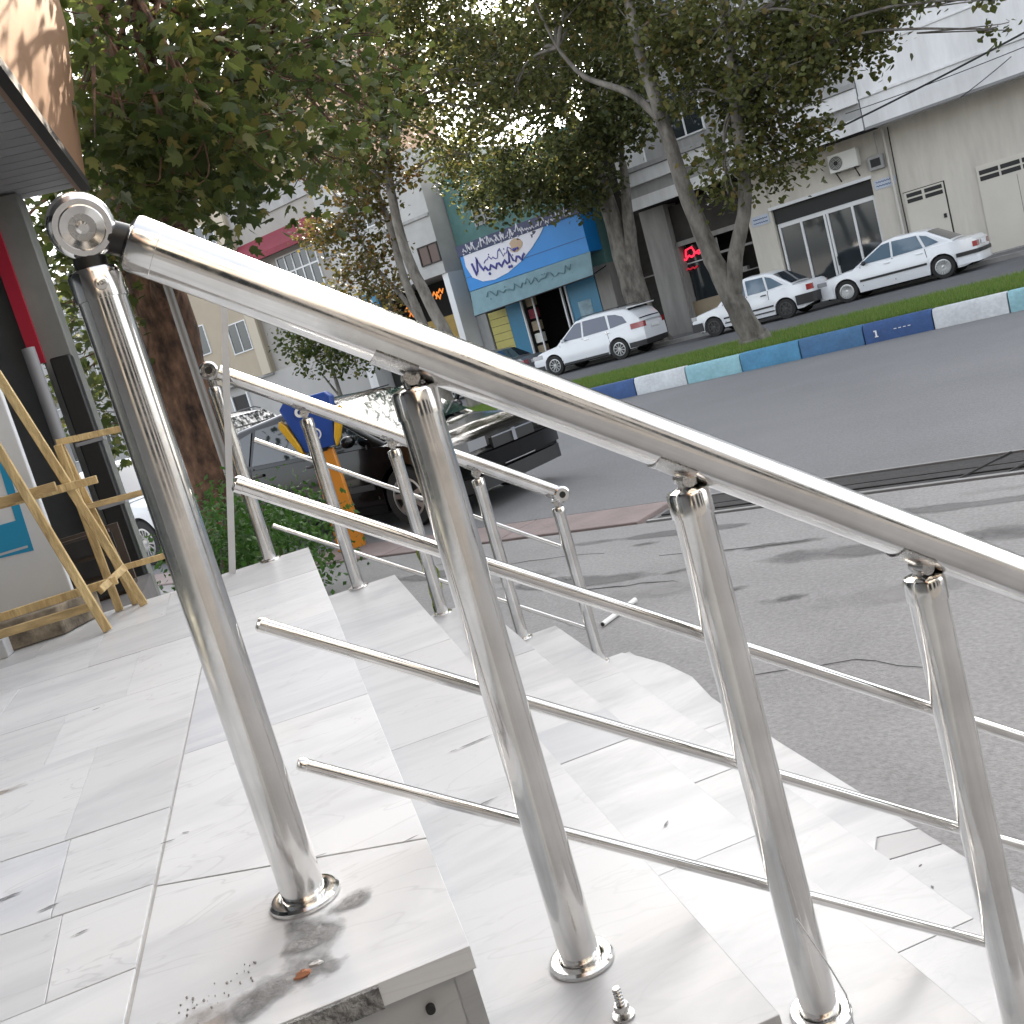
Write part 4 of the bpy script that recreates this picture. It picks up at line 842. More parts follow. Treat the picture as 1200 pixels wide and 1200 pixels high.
def car(name, label, cat, X, Y, spec, face, z=ZG, rot=0.0, group='cars parked along the street'):
    """local +x is the nose; face=+1 nose to street frame +X, -1 the other way"""
    t = bpy.data.objects.new(name, None); COL.objects.link(t)
    t.location = to_world('S', (X, Y, z)); t.rotation_euler = (0, 0, FR['S'] + (0 if face > 0 else pi) + rot)
    ORG[t] = (0, 0, 0); _tag(t, label, cat, group)
    L, W, H = spec['L'], spec['W'], spec['H']; paint = spec['paint']; glass = spec['glass']
    xf, xr, R = spec['xf'], spec['xr'], spec['R']; Ra = R*1.14; zb = spec.get('zb', .2)
    top = spec['top']; roof = spec['roof']; belt = lambda x: ip(x, top)
    def hw(x):
        q = max(0, (abs(x)-(L/2-.75))/.75); return W/2*(1-.17*q**2.2)
    def bul(zz):
        return ip(zz, [(.15,.93),(.3,.975),(.52,1.0),(.7,.985),(1.0,.935)])
    def lo(x):
        b = zb + (.10*max(0, (abs(x)-(L/2-.35))/.35))
        for xw in (xf, xr):
            d = abs(x-xw)
            if d < Ra: b = max(b, R + sqrt(max(0, Ra*Ra-d*d)) - .0)
        return b
    xs = set(-L/2+L*i/44 for i in range(45))
    for xw in (xf, xr):
        for i in range(15): xs.add(xw-Ra+2*Ra*i/14)
        xs.add(xw-Ra-.004); xs.add(xw+Ra+.004)
    xs = sorted(xs); xs = [x for i, x in enumerate(xs) if i == 0 or x-xs[i-1] > .003]
    nv = 8; vs_ = []; fs = []; ntop = 5
    for x in xs:
        l = lo(x); h = belt(x); ring = []
        for i in range(nv+1):
            zz = l+(h-.03-l)*i/nv; ring.append((hw(x)*bul(zz), zz))
        ye = ring[-1][0]
        tp = []
        for i in range(1, ntop+1):
            tt = i/ntop; tp.append((ye*(1-tt), h-.03+.03*min(1, (1-(1-min(1, tt*3))**2))+.012*tt))
        half = ring+tp[:-1]; full = [(y, z_) for y, z_ in half]+[(0, tp[-1][1])]+[(-y, z_) for y, z_ in reversed(half)]
        vs_ += [(x, y, z_) for y, z_ in full]
    n = len(full)
    for i in range(len(xs)-1):
        for k in range(n): fs.append((i*n+k, i*n+(k+1) % n, (i+1)*n+(k+1) % n, (i+1)*n+k))
    fs += [tuple(reversed(range(n))), tuple(range((len(xs)-1)*n, len(xs)*n))]
    part(t, 'body', MB().add(vs_, fs), paint)
    # cabin
    yb = .925*W/2; yr = spec.get('yr', .74)*W/2; zroof = H
    x0, x1 = roof[0][0], roof[-1][0]
    def ysd(x, zz):
        bz = belt(x)-.03; tt = max(0, min(1.05, (zz-bz)/(zroof-bz))); yw = min(yb, hw(x)*.93); return yw+(yr-yw)*tt
    vs_ = []; fs = []; xs2 = sorted(set([x0+(x1-x0)*i/26 for i in range(27)]+[p[0] for p in roof]))
    for x in xs2:
        zr = max(ip(x, roof), belt(x)-.02); bz = belt(x)-.05; half = []
        for i in range(5): zz = bz+(zr-.05-bz)*i/4 if zr-.05 > bz else bz; half.append((ysd(x, zz), zz))
        ye = half[-1][0]; half += [(ye-.02, zr-.022), (ye-.06, zr-.006), (ye*.5, zr+.012)]
        full = half+[(0, zr+.018)]+[(-y, z_) for y, z_ in reversed(half)]; vs_ += [(x, y, z_) for y, z_ in full]
    n = len(full)
    for i in range(len(xs2)-1):
        for k in range(n): fs.append((i*n+k, i*n+(k+1) % n, (i+1)*n+(k+1) % n, (i+1)*n+k))
    part(t, 'cabin', MB().add(vs_, fs), paint)
    # side glass
    for poly in spec['side']:
        for s in (-1, 1):
            pts = [(x, s*(ysd(x, zz)+.004), zz) for x, zz in poly]
            part(t, 'side_window', MB().extr(pts, (0, s*.006, 0)), glass)
    # wind- and rear screens follow the roof profile
    for key, nm in (('ws', 'windscreen'), ('rs', 'rear_screen')):
        if key not in spec: continue
        (xa, za), (xb, zb_) = spec[key]; mb = MB(); P = []
        nx, nz = (zb_-za), -(xb-xa); d = math.hypot(nx, nz); nx, nz = nx/d, nz/d
        if nz < 0: nx, nz = -nx, -nz
        g = []
        for i in range(4):
            u = i/3; x = xa+(xb-xa)*u; zz = za+(zb_-za)*u; yy = ysd(x, zz)-.075
            g.append([(x+nx*(.016+.012*(1-(q/2.)**2)), yy*q/2., zz+nz*(.016+.012*(1-(q/2.)**2))) for q in (-2, -1, 0, 1, 2)])
        v = [p for r in g for p in r]; f = [(5*i+k, 5*i+k+1, 5*i+k+6, 5*i+k+5) for i in range(3) for k in range(4)]
        o = part(t, nm, mb.add(v, f), spec.get(key+'_mat', M_cglass))
        if key == 'ws':
            for s in (-.25, .3):
                a = g[0][2]; part(o, 'wiper', MB().bar((a[0]+nx*.02, s, a[2]+.02), (a[0]+nx*.02-.15*(1 if xa > xb else -1), s+.35, a[2]+.12), .015, .012), M_trimb)
    # wheels
    for xw in (xf, xr):
        for s in (-1, 1):
            yo = s*(W/2-.02); ax = (0, s, 0)
            w = part(t, 'wheel', MB().lathe([(R*.62, -.17), (R*.93, -.18), (R, -.14), (R, -.03), (R*.95, 0.0), (R*.68, .004), (R*.66, -.02), (R*.66, -.17)], (xw, yo, R), ax, 28), M_tyre)
            rm = spec.get('rim', M_rim); mb = MB().lathe([(R*.66, -.002), (R*.60, -.004), (R*.57, -.03), (R*.57, -.05), (0, -.05)], (xw, yo, R), ax, 28)
            part(w, 'rim', mb, rm if spec.get('spokes', 5) > 12 else M_rimd)
            mb = MB(); ns_ = spec.get('spokes', 5)
            for k in range(ns_):
                a = 2*pi*k/ns_+.3; c_, s2 = cos(a), sin(a)
                mb.bar((xw+c_*R*.08, yo-s*.012, R+s2*R*.08), (xw+c_*R*.62, yo-s*.006, R+s2*R*.62), R*(.16 if ns_ < 8 else .07), .016, up=(0, 1, 0))
            mb.lathe([(R*.66, .002), (R*.585, .004), (R*.585, -.02)], (xw, yo, R), ax, 28).lathe([(0, .004), (R*.15, 0), (R*.15, -.03)], (xw, yo, R), ax, 14)
            part(w, 'spokes', mb, rm)
    part(t, 'underbody', MB().box(xr-.3, xf+.3, -W/2+.16, W/2-.16, zb-.04, .62).box(-L/2+.2, L/2-.2, -W/2+.22, W/2-.22, zb-.02, .5), M_under)
    # door seams, handles, mouldings
    for s in (-1, 1):
        for pl_ in spec.get('seams', []):
            mb = MB()
            for (xa, za), (xb, zb_) in zip(pl_, pl_[1:]):
                pa = (xa, s*(hw(xa)*bul(za)+.001), za); pb_ = (xb, s*(hw(xb)*bul(zb_)+.001), zb_); mb.bar(pa, pb_, .016, .006, up=(0, 1, 0))
            part(t, 'door_seam', mb, M_trimb)
        for (x, zz) in spec.get('handles', []):
            part(t, 'door_handle', MB().box(x-.09, x+.09, min(s*(hw(x)*bul(zz)-.01), s*(hw(x)*bul(zz)+.025)), max(s*(hw(x)*bul(zz)-.01), s*(hw(x)*bul(zz)+.025)), zz-.016, zz+.016), spec.get('handle_mat', paint), bevel=.008)
        for (xa, xb, za, zb_) in spec.get('mould', []):
            mb = MB(); q = 10; A = []
            for i in range(q): 
                xa_, xb_ = xa+(xb-xa)*i/q, xa+(xb-xa)*(i+1)/q; zm = (za+zb_)/2
                mb.bar((xa_, s*(hw(xa_)*bul(zm)+.006), zm), (xb_, s*(hw(xb_)*bul(zm)+.006), zm), .02, zb_-za)
            part(t, 'side_moulding', mb, M_trimb)
        xm, zm = spec['mirror']
        part(t, 'mirror', MB().blob((xm, s*(yb+.10), zm), .1, 12, 8, 0, (.6, .95, .65)), spec.get('mirror_mat', paint))
    # bumpers follow the plan outline
    for sgn, (za, zb_, m_, off) in spec.get('bump', []):
        mb = MB(); path = []
        xe = sgn*L/2; lim = (xf+Ra+.03) if sgn > 0 else (xr-Ra-.03)
        for i in range(9): x = lim+(xe-lim)*i/8; path.append((x, hw(x)*bul((za+zb_)/2)+off))
        path += [(xe+sgn*off, path[-1][1]*.93), (xe+sgn*off*1.6, path[-1][1]*.5), (xe+sgn*off*1.8, 0)]
        path += [(x, -y) for x, y in reversed(path[:-1])]
        vs_ = []; 
        for x, y in path: vs_ += [(x, y, za), (x, y, zb_), (x-sgn*.0+0, y*(.9), zb_-.0), (x, y*.9, za)]
        fs = [(4*i+k, 4*i+(k+1) % 4, 4*i+4+(k+1) % 4, 4*i+4+k) for i in range(len(path)-1) for k in range(4)]
        fs += [(0, 1, 2, 3), tuple(4*(len(path)-1)+k for k in (3, 2, 1, 0))]
        part(t, 'bumper', mb.add(vs_, fs), m_)
    # lamps: wrap round corners
    for nm, sgn, y0, za, zb_, wrap, m_ in spec.get('lamps', []):
        for s in (-1, 1):
            xe = sgn*L/2; pts = []
            xw = xe-sgn*wrap; o_ = .008
            P3 = []
            for zz in (za, zb_):
                row = [(xw, s*(hw(xw)*bul(zz)+o_), zz)]
                for i in range(1, 4): x = xw+(xe-xw)*i/3; row.append((x+sgn*o_, s*(hw(x)*bul(zz)+o_), zz))
                row.append((xe+sgn*o_*1.5, s*y0, zz)); P3.append(row)
            v = P3[0]+P3[1]; k = len(P3[0])
            part(t, nm, MB().add(v, [(i, i+1, k+i+1, k+i) for i in range(k-1)]), m_)
    if 'plate' in spec:
        sgn, zz = spec['plate']; part(t, 'number_plate', MB().box(min(sgn*(L/2+.02), sgn*(L/2+.035)), max(sgn*(L/2+.02), sgn*(L/2+.035)), -.26, .26, zz-.055, zz+.055), M_plate)
    for nm, mbf, m_ in spec.get('extra', []): part(t, nm, mbf(), m_)
    return t
# --- white crossover by the blue shop
suv = dict(L=4.55, W=1.80, H=1.66, paint=M_wcar, glass=M_tglass, xf=1.36, xr=-1.28, R=.345, zb=.26, yr=.77,
  top=[(-2.28,.95),(-2.2,1.03),(-1.9,1.05),(.75,.99),(1.2,.97),(1.9,.88),(2.15,.78),(2.28,.62)],
  roof=[(-2.2,1.03),(-2.12,1.22),(-1.95,1.42),(-1.72,1.55),(-1.2,1.63),(-.3,1.66),(.25,1.60),(1.15,.97)],
  side=[[(.92,1.05),(.30,1.50),(.18,1.53),(.02,1.53),(.06,1.04)], [(-.02,1.04),(-.05,1.54),(-.95,1.52),(-1.02,1.06)], [(-1.10,1.07),(-1.05,1.51),(-1.35,1.46),(-1.62,1.34),(-1.75,1.12)]],
  ws=((1.08,1.0),(.28,1.585)), rs=((-2.16,1.12),(-1.78,1.53)), seams=[[(.05,.35),(.05,1.0)], [(-1.0,.62),(-.95,1.0)], [(.98,.4),(.98,.95)]], handles=[(-.12,.93),(-.98,.95)], handle_mat=M_chr,
  mirror=(.78,1.08), bump=[(-1,(.28,.45,M_trimb,.015)), (1,(.26,.42,M_trimb,.015))], lamps=[('tail_light',-1,.55,.86,1.04,.42,M_tail), ('headlight',1,.5,.66,.80,.5,M_lamp)], plate=(-1,.84), spokes=10,
  mould=[(-.85,.95,.26,.34)], extra=[('roof_rail', lambda: MB().tube([(-1.5,.66,1.64),(-1.4,.66,1.68),(.0,.66,1.69),(.15,.66,1.64)],.014,8).tube([(-1.5,-.66,1.64),(-1.4,-.66,1.68),(0,-.66,1.69),(.15,-.66,1.64)],.014,8), M_trimb), ('spoiler', lambda: MB().box(-2.12,-1.75,-.62,.62,1.555,1.585), M_wcar)])
car('parked_car', 'white crossover car parked in front of the blue shop', 'car', -18.85, 30.3, suv, -1)
# --- white saloon on the right
pars = dict(L=4.35, W=1.70, H=1.42, paint=M_wcar, glass=mat('pale_blue_glass', (.10,.15,.20), .05, spec=.9), xf=1.35, xr=-1.28, R=.31, zb=.19, yr=.74,
  top=[(-2.18,.80),(-2.1,.90),(-1.5,.93),(-1.0,.92),(.8,.88),(1.3,.85),(2.0,.76),(2.18,.60)],
  roof=[(-1.62,.93),(-.98,1.34),(-.7,1.39),(-.1,1.42),(.2,1.38),(1.08,.87)],
  side=[[(.88,.93),(.22,1.31),(.0,1.33),(.0,.92)], [(-.06,.92),(-.06,1.33),(-.72,1.30),(-.86,.94)], [(-.93,.94),(-.8,1.28),(-.98,1.22),(-1.28,.98)]],
  ws=((1.02,.90),(.24,1.36)), rs=((-1.55,.96),(-1.0,1.32)), seams=[[(-.03,.3),(-.03,.9)], [(.86,.35),(.86,.88)], [(-.93,.66),(-.9,.9)]], handles=[(.12,.8),(-.75,.81)],
  mirror=(.72,.95), mirror_mat=M_trimb, mould=[(-.90,.92,.47,.53)], bump=[(-1,(.46,.56,M_trimb,.045)), (-1,(.24,.45,M_wcar,.03)), (1,(.22,.5,M_wcar,.03))],
  lamps=[('tail_light',-1,.46,.63,.77,.10,M_tail), ('headlight',1,.45,.6,.72,.3,M_lamp)], plate=(-1,.70), spokes=16)
car('parked_car', 'white saloon car with black side strip parked in front of the cream garage', 'car', -8.62, 30.35, pars, -1)
# --- white hatch behind the tree
pride = dict(L=3.9, W=1.62, H=1.45, paint=M_wcar, glass=mat('pale_blue_glass', (.1,.15,.2), .05), xf=1.22, xr=-1.10, R=.29, zb=.2, yr=.76,
  top=[(-1.95,.82),(-1.88,.90),(-1.2,.93),(.6,.89),(1.0,.86),(1.75,.75),(1.95,.60)],
  roof=[(-1.42,.93),(-.85,1.35),(-.6,1.42),(0,1.45),(.3,1.40),(.98,.88)],
  side=[[(.78,.94),(.30,1.33),(.08,1.36),(.04,.93)], [(-.03,.93),(0,1.36),(-.55,1.34),(-.62,.94)], [(-.68,.95),(-.62,1.33),(-.80,1.26),(-1.15,.98)]],
  ws=((.93,.92),(.32,1.37)), rs=((-1.38,.96),(-.86,1.33)), seams=[[(0,.3),(0,.92)], [(-.66,.66),(-.66,.92)], [(.8,.35),(.8,.88)]], handles=[(.12,.8),(-.52,.82)], handle_mat=M_trimb,
  mirror=(.68,.96), mirror_mat=M_trimb, mould=[(-.76,.84,.44,.49),(-.76,.84,.30,.34)], bump=[(-1,(.30,.58,M_trimb,.05)), (1,(.25,.5,M_trimb,.05))],
  lamps=[('tail_light',-1,.58,.66,.82,.16,M_tail), ('headlight',1,.42,.6,.72,.2,M_lamp)], rim=M_rimd, spokes=8)
car('parked_car', 'small white car with black rear bumper parked behind the leaning tree', 'car', -12.75, 29.9, pride, -1)
# --- grey saloon left of the crossover
gs = dict(pars); gs.update(paint=M_gcar, glass=M_cglass, H=1.44, lamps=[('tail_light',-1,.4,.62,.80,.3,M_tail), ('headlight',1,.45,.6,.72,.3,M_lamp)], bump=[(-1,(.26,.56,M_gcar,.03)), (1,(.22,.5,M_gcar,.03))], spokes=5)
car('parked_car', 'grey saloon car with red tail light parked just left of the white crossover', 'car', -23.7, 30.2, gs, -1)
# --- black car at the kerb
blk_ = dict(L=4.40, W=1.76, H=1.46, paint=M_bcar, glass=M_cglass, xf=1.38, xr=-1.24, R=.315, zb=.2, yr=.75,
  top=[(-2.2,.78),(-2.12,.93),(-1.6,.97),(-1.0,.95),(.85,.92),(1.2,.90),(1.75,.83),(2.05,.75),(2.2,.58)],
  roof=[(-1.95,.97),(-1.5,1.28),(-1.15,1.40),(-.4,1.46),(.15,1.42),(.4,1.33),(1.18,.90)],
  side=[[(.98,.97),(.42,1.29),(.18,1.35),(.0,1.37),(.02,.95)], [(-.05,.95),(-.06,1.37),(-.80,1.35),(-.92,.97)], [(-.98,.98),(-.88,1.34),(-1.15,1.29),(-1.48,1.02)]],
  ws=((1.14,.93),(.36,1.37)), rs=((-1.9,1.0),(-1.5,1.27)), ws_mat=M_green, seams=[[(0,.3),(0,.93)], [(-.96,.66),(-.94,.95)], [(.98,.35),(.98,.92)]], handles=[(.12,.83),(-.8,.85)],
  mirror=(.82,1.0), mould=[(-.88,.98,.46,.52)], bump=[(1,(.40,.56,M_bcar,.04)), (1,(.22,.36,M_trimb,.03)), (-1,(.26,.56,M_bcar,.03))],
  lamps=[('headlight',1,.45,.62,.72,.36,M_lamp), ('tail_light',-1,.45,.65,.85,.3,M_tail)], plate=(1,.44), spokes=7,
  extra=[('grille', lambda: MB().box(2.175,2.215,-.36,.36,.57,.68), M_trimb), ('grille_emblem', lambda: MB().prism([(2.215,-.03),(2.23,-.03),(2.23,.03),(2.215,.03)],.57,.70), M_chr),
         ('grille_bar', lambda: MB().box(2.20,2.222,-.36,.36,.675,.69), M_chr), ('mud_flap', lambda: MB().box(-1.66,-1.64,-.8,-.62,.12,.4), M_trimb),
         ('roof_strip', lambda: MB().box(-1.3,.2,-.57,-.55,1.43,1.445).box(-1.3,.2,.55,.57,1.43,1.445), M_trimb)])
car('parked_car', 'glossy black car parked at the kerb beyond the charity box', 'car', -8.6, 8.25, blk_, 1)
# --- white car behind the trestles
w2 = dict(pars); w2.update(glass=M_cglass, L=4.3)
car('parked_car', 'white car partly hidden behind the first post and the brown trunk', 'car', -13.5, 8.3, w2, 1)
# --- white estate with blue tinted windows further back
w3 = dict(suv); w3.update(glass=M_tglass, H=1.55)
car('parked_car', 'white car with blue tinted windows parked beyond the black car', 'car', -16.3, 12.6, w3, 1)
# ================================================================== BUILDINGS ACROSS THE STREET
def ap(par, name, a0, a1, b0, b1, z0, z1, m, bevel=0, **k): return part(par, name, abox(MB(), a0, a1, b0, b1, z0, z1), m, bevel=bevel, smooth=False, **k)
M_cream = mat('cream_render', (.58,.55,.49), .85, noise=(1.5,.14,(.47,.44,.39)), bump=(12,.15), stretch=(1,1,.16), fine=(9,.05)); M_whren = mat('white_render', (.70,.705,.71), .8, noise=(1.1,.16,(.55,.552,.55)), stretch=(1,1,.18), fine=(8,.05))
M_grren = mat('grey_render', (.36,.36,.355), .85, noise=(1.4,.3), stretch=(1,1,.2), fine=(8,.08)); M_beige = mat('beige_render', (.36,.31,.235), .85, noise=(.5,.15)); M_gcol = mat('grey_stone_column', (.26,.25,.235), .8, noise=(1.2,.3), stretch=(3,3,.5))
M_slit = mat('vent_slit', (.012,.012,.012), .6); M_frame = mat('white_frame', (.62,.63,.64), .4); M_glass = mat('window_glass', (.022,.028,.032), .05, spec=.9); M_dk = mat('dark_shop_inside', (.018,.017,.016), .8)
M_fd = mat('dark_facade', (.045,.040,.036), .85, noise=(1.5,.4)); M_metalg = mat('garage_steel', (.56,.53,.47), .6, noise=(.8,.1)); M_teal = mat('teal_render', (.10,.21,.20), .8, noise=(1,.35))
M_sblue = mat('sign_blue', (.008,.20,.56), .45, noise=(.8,.12)); M_navy = mat('sign_navy', (.012,.02,.075), .45); M_awn = mat('awning_canvas', (.16,.27,.31), .7, noise=(2,.25)); M_sw = mat('sign_white', (.60,.60,.66), .5)
M_ylw = mat('yellow_shutter', (.46,.41,.13), .6, noise=(3,.15)); M_bpan = mat('blue_panel', (.02,.17,.30), .4, noise=(1,.2)); M_pink2 = mat('maroon_awning', (.20,.022,.04), .7, noise=(1,.2))
M_neon = mat('red_neon', (.8,.02,.05), .4, emis=(1,.03,.07,.35)); M_orl = mat('orange_lamp', (.9,.3,.05), .4, emis=(1,.28,.03,.12)); M_lime = mat('lime_sign', (.32,.42,.08), .5)
M_wood3 = mat('counter_wood', (.30,.24,.16), .6, noise=(3,.2)); M_acw = mat('ac_white', (.62,.62,.58), .5); M_tan = mat('tan_brick', (.44,.31,.22), .85, noise=(1,.2))
def bld(name, label, a, b, cat='building', group='buildings across the street'): return thing(name, label, cat, 'S', (-a, b, ZG), group)
def window(par, a0, a1, z0, z1, b, nv=2, nh=1, fr=.05, m=M_glass, fm=M_frame):
    w = ap(par, 'window', a0, a1, b-.02, b+.02, z0, z1, m)
    ap(w, 'frame', a0-fr, a1+fr, b-.06, b+.0, z1, z1+fr, fm); ap(w, 'frame', a0-fr, a1+fr, b-.06, b, z0-fr, z0, fm)
    ap(w, 'frame', a0-fr, a0, b-.06, b, z0, z1, fm); ap(w, 'frame', a1, a1+fr, b-.06, b, z0, z1, fm)
    for i in range(1, nv): x = a0+(a1-a0)*i/nv; ap(w, 'mullion', x-fr/2, x+fr/2, b-.055, b-.02, z0, z1, fm)
    for i in range(1, nh): z = z0+(z1-z0)*i/nh*1.25; ap(w, 'transom', a0, a1, b-.05, b-.021, z-fr/2, z+fr/2, fm)
    return w
# --- B1 cream garage building, white upper storeys overhanging
g1 = bld('garage_building', 'cream building with steel garage doors under a white overhanging upper storey', 2, 34.5)
ap(g1, 'wall', -9, 9.62, 34.5, 42, -1.1, 3.78, M_cream); ap(g1, 'upper_wall', -9, 9.62, 33.2, 42, 3.78, 24, M_whren)
ap(g1, 'ledge', -9, 9.62, 33.14, 33.2, 4.62, 4.70, M_whren); ap(g1, 'ledge', -9, 9.62, 33.16, 33.2, 5.9, 5.97, M_whren); ap(g1, 'drip_edge', -9, 9.62, 33.15, 33.26, 3.70, 3.78, mat('drip_grey', (.2,.2,.2), .7))
d1 = ap(g1, 'door', 8.09, 9.27, 34.47, 34.5, -.87, 1.62, M_metalg)
ap(g1, 'door_gap', 8.05, 8.09, 34.485, 34.502, -.87, 1.62, M_slit); ap(g1, 'door_gap', 8.05, 9.30, 34.485, 34.502, 1.62, 1.645, M_slit)
for z in (1.28, 1.45): ap(d1, 'vent_slit', 8.74, 9.20, 34.462, 34.472, z, z+.12, M_slit); ap(d1, 'vent_slit', 8.14, 8.66, 34.462, 34.472, z, z+.12, M_slit)
d2 = ap(g1, 'door', 2.9, 7.12, 34.46, 34.5, -.87, 1.75, M_metalg)
for i in range(7):
    for z in (1.29, 1.47): ap(d2, 'vent_slit', 2.98+i*.59, 2.98+i*.59+.53, 34.452, 34.462, z, z+.13, M_slit)
for i in range(1, 4): ap(d2, 'panel_seam', 2.9+i*1.055-.008, 2.9+i*1.055+.008, 34.455, 34.461, -.87, 1.2, mat('seam_grey', (.2,.19,.17), .7))
ap(d1, 'lock', 8.16, 8.24, 34.44, 34.47, .55, .68, M_slit); ap(d2, 'handle', 5.7, 5.75, 34.43, 34.46, .2, .55, M_slit)
part(g1, 'drainpipe', MB().tube([(-9.50,34.44,-.87),(-9.50,34.44,3.7)], .05, 12), mat('pale_pipe', (.5,.48,.44), .6))
part(g1, 'cable_run', MB().tube([(-9.36,34.46,-.87),(-9.37,34.46,1.8),(-9.33,34.46,3.7)], .018, 6), M_slit)
ap(g1, 'ramp', 2.6, 9.5, 33.6, 34.5, -1.0, -.855, M_conc)
# --- B2 grey building with glass shop
g2 = bld('shop_building', 'grey building with a white framed glass shop front under a stepped overhang', 14, 34.5)
ap(g2, 'wall', 9.62, 10.16, 34.5, 35.2, -1.1, 3.75, M_cream); ap(g2, 'wall', 10.16, 13.52, 34.5, 35.2, 2.42, 3.75, M_cream); ap(g2, 'pier', 13.52, 14.38, 34.42, 35.2, -1.1, 3.75, M_cream)
ap(g2, 'back_wall', 9.62, 18.4, 38, 39, -1.1, 3.75, M_dk); ap(g2, 'shop_floor', 9.62, 18.3, 34.6, 38, -1.1, -.87, M_conc)
ap(g2, 'ceiling', 9.62, 18.3, 34.0, 38, 3.755, 3.80, M_dk)
ap(g2, 'upper_wall', 9.65, 18.05, 33.2, 42, 3.80, 20.4, M_grren); ap(g2, 'added_sun_block', 9.7, 13.3, 33.25, 42, 20.4, 23.5, M_grren); ap(g2, 'moulding', 9.65, 17.95, 33.12, 33.2, 3.72, 4.12, M_whren); ap(g2, 'moulding', 9.65, 18.08, 33.02, 33.2, 4.52, 4.95, M_whren); ap(g2, 'moulding', 9.65, 18.08, 32.94, 33.2, 4.97, 5.12, M_grren)  # unseen tower added to shade the handrail; wall height lets sun reach the fascia
ap(g2, 'parapet', 16.9, 18.07, 33.10, 33.2, 4.95, 6.5, M_whren)
for a in (10.6, 12.6, 14.6): window(g2, a, a+1.3, 5.5, 7.1, 33.2)
for a in (10.6, 12.6, 14.6, 16.3): window(g2, a, a+1.3, 8.6, 10.2, 33.2)
ap(g2, 'shutter_box', 10.10, 13.58, 34.36, 34.5, 2.36, 2.46, M_frame); ap(g2, 'rolled_shutter', 10.18, 13.50, 34.55, 34.8, 1.86, 2.36, M_slit)
sf = ap(g2, 'shop_front', 10.2, 13.46, 34.62, 34.64, -.86, 1.80, M_glass)
for a in (10.2, 10.93, 11.76, 11.86, 12.66, 13.42): ap(sf, 'frame', a-.035, a+.035, 34.56, 34.62, -.86, 1.84, M_frame)
ap(sf, 'frame', 10.2, 13.45, 34.565, 34.615, 1.72, 1.86, M_frame); ap(sf, 'frame', 10.9, 13.45, 34.57, 34.615, -.86, -.76, M_frame)
ap(sf, 'door_handle', 11.7, 11.73, 34.52, 34.56, -.0, .3, M_slit)
for i, (a, z, s_) in enumerate([(13.0,-.3,.35),(12.9,.5,.25),(12.2,-.4,.4),(11.2,-.5,.4)]): ap(g2, 'display_box', a-s_, a+s_, 35.4, 36, -.86, z, [M_wood3, M_lime, M_acw, M_wood3][i])
# AC unit and meter, plates
ac = thing('air_conditioner', 'white air conditioner unit mounted above the glass shop front', 'air conditioner', 'S', (-10.77, 34.3, 2.85))
part(ac, 'case', abox(MB(), 10.3, 11.22, 34.08, 34.42, 2.85, 3.42), M_acw, bevel=.02); part(ac, 'fan_grille', MB().lathe([(0,.006),(.20,.006),(.22,.001)], (-10.98,34.08,3.13), (0,-1,0), 24), M_slit)
for r in (.08,.12,.16,.20): part(ac, 'grille_ring', MB().lathe([(r,.006),(r+.006,.010),(r+.012,.006)], (-10.98,34.078,3.13), (0,-1,0), 24), M_acw)
for a in (10.45, 11.05): part(ac, 'bracket', MB().bar((-a,34.1,2.84),(-a,34.5,2.84),.04,.03).bar((-a,34.14,2.83),(-a,34.5,2.55),.03,.03), M_slit)
mt = thing('meter_box', 'small grey meter box with dark window beside the drainpipe', 'meter', 'S', (-9.85, 34.4, 2.55))
part(mt, 'case', abox(MB(), 9.62, 10.08, 34.3, 34.5, 2.56, 3.0), M_grren, bevel=.015); ap(mt, 'dial_window', 9.70, 10.0, 34.285, 34.3, 2.66, 2.9, M_slit); part(mt, 'conduit', MB().tube([(-9.75,34.42,3.0),(-9.75,34.42,3.7)], .025, 8), M_grren)
for nm, a0, a1, z0, z1, lab in (('wall_plate', 9.42, 10.08, 1.97, 2.25, 'pale blue address plate on the pier right of the glass shop front'), ('wall_plate', 13.62, 14.24, 2.0, 2.32, 'pale blue address plate on the pier left of the glass shop front')):
    bq = 34.5 if a0 < 11 else 34.42
    p = thing(nm, lab, 'sign', 'S', (-(a0+a1)/2, bq-.02, z0)); part(p, 'plate', abox(MB(), a0, a1, bq-.03, bq-.002, z0, z1), mat('plate_blue', (.42,.47,.55), .5))
    for r in range(2):
        part(p, 'lettering', MB().tube([(-(a1-.06)+(a1-a0-.12)*q/16, bq-.034, z0+.09+.12*r+.022*sin(q*2.4+r)) for q in range(17)], .012, 5), mat('plate_ink', (.05,.08,.22), .5))
# cafe recess with red neon
ap(g2, 'column', 17.28, 18.28, 34.3, 35.3, -1.1, 3.73, M_gcol); ap(g2, 'cafe_wall', 14.38, 17.28, 36.6, 36.7, -1.0, 3.7, M_fd); ap(g2, 'lintel_bar', 14.4, 17.25, 34.5, 34.6, 2.15, 2.32, M_gcol); ap(g2, 'lintel_bar', 14.4, 16.2, 34.5, 34.58, 1.5, 1.58, M_gcol)
ap(g2, 'dark_panel', 14.4, 17.26, 34.62, 34.66, 2.32, 3.6, M_fd); ap(g2, 'door_frame', 17.20, 17.29, 34.45, 34.6, -.87, 2.15, M_gcol)
ap(g2, 'cafe_glass', 15.9, 17.2, 35.02, 35.05, .1, 2.1, M_glass); ap(g2, 'counter', 15.95, 17.25, 34.7, 35.05, -.9, .12, M_wood3)
for i in range(4): ap(g2, 'stall_shelf', 14.6, 15.8, 34.95, 35.3, -.6+i*.42, -.56+i*.42, M_gcol)
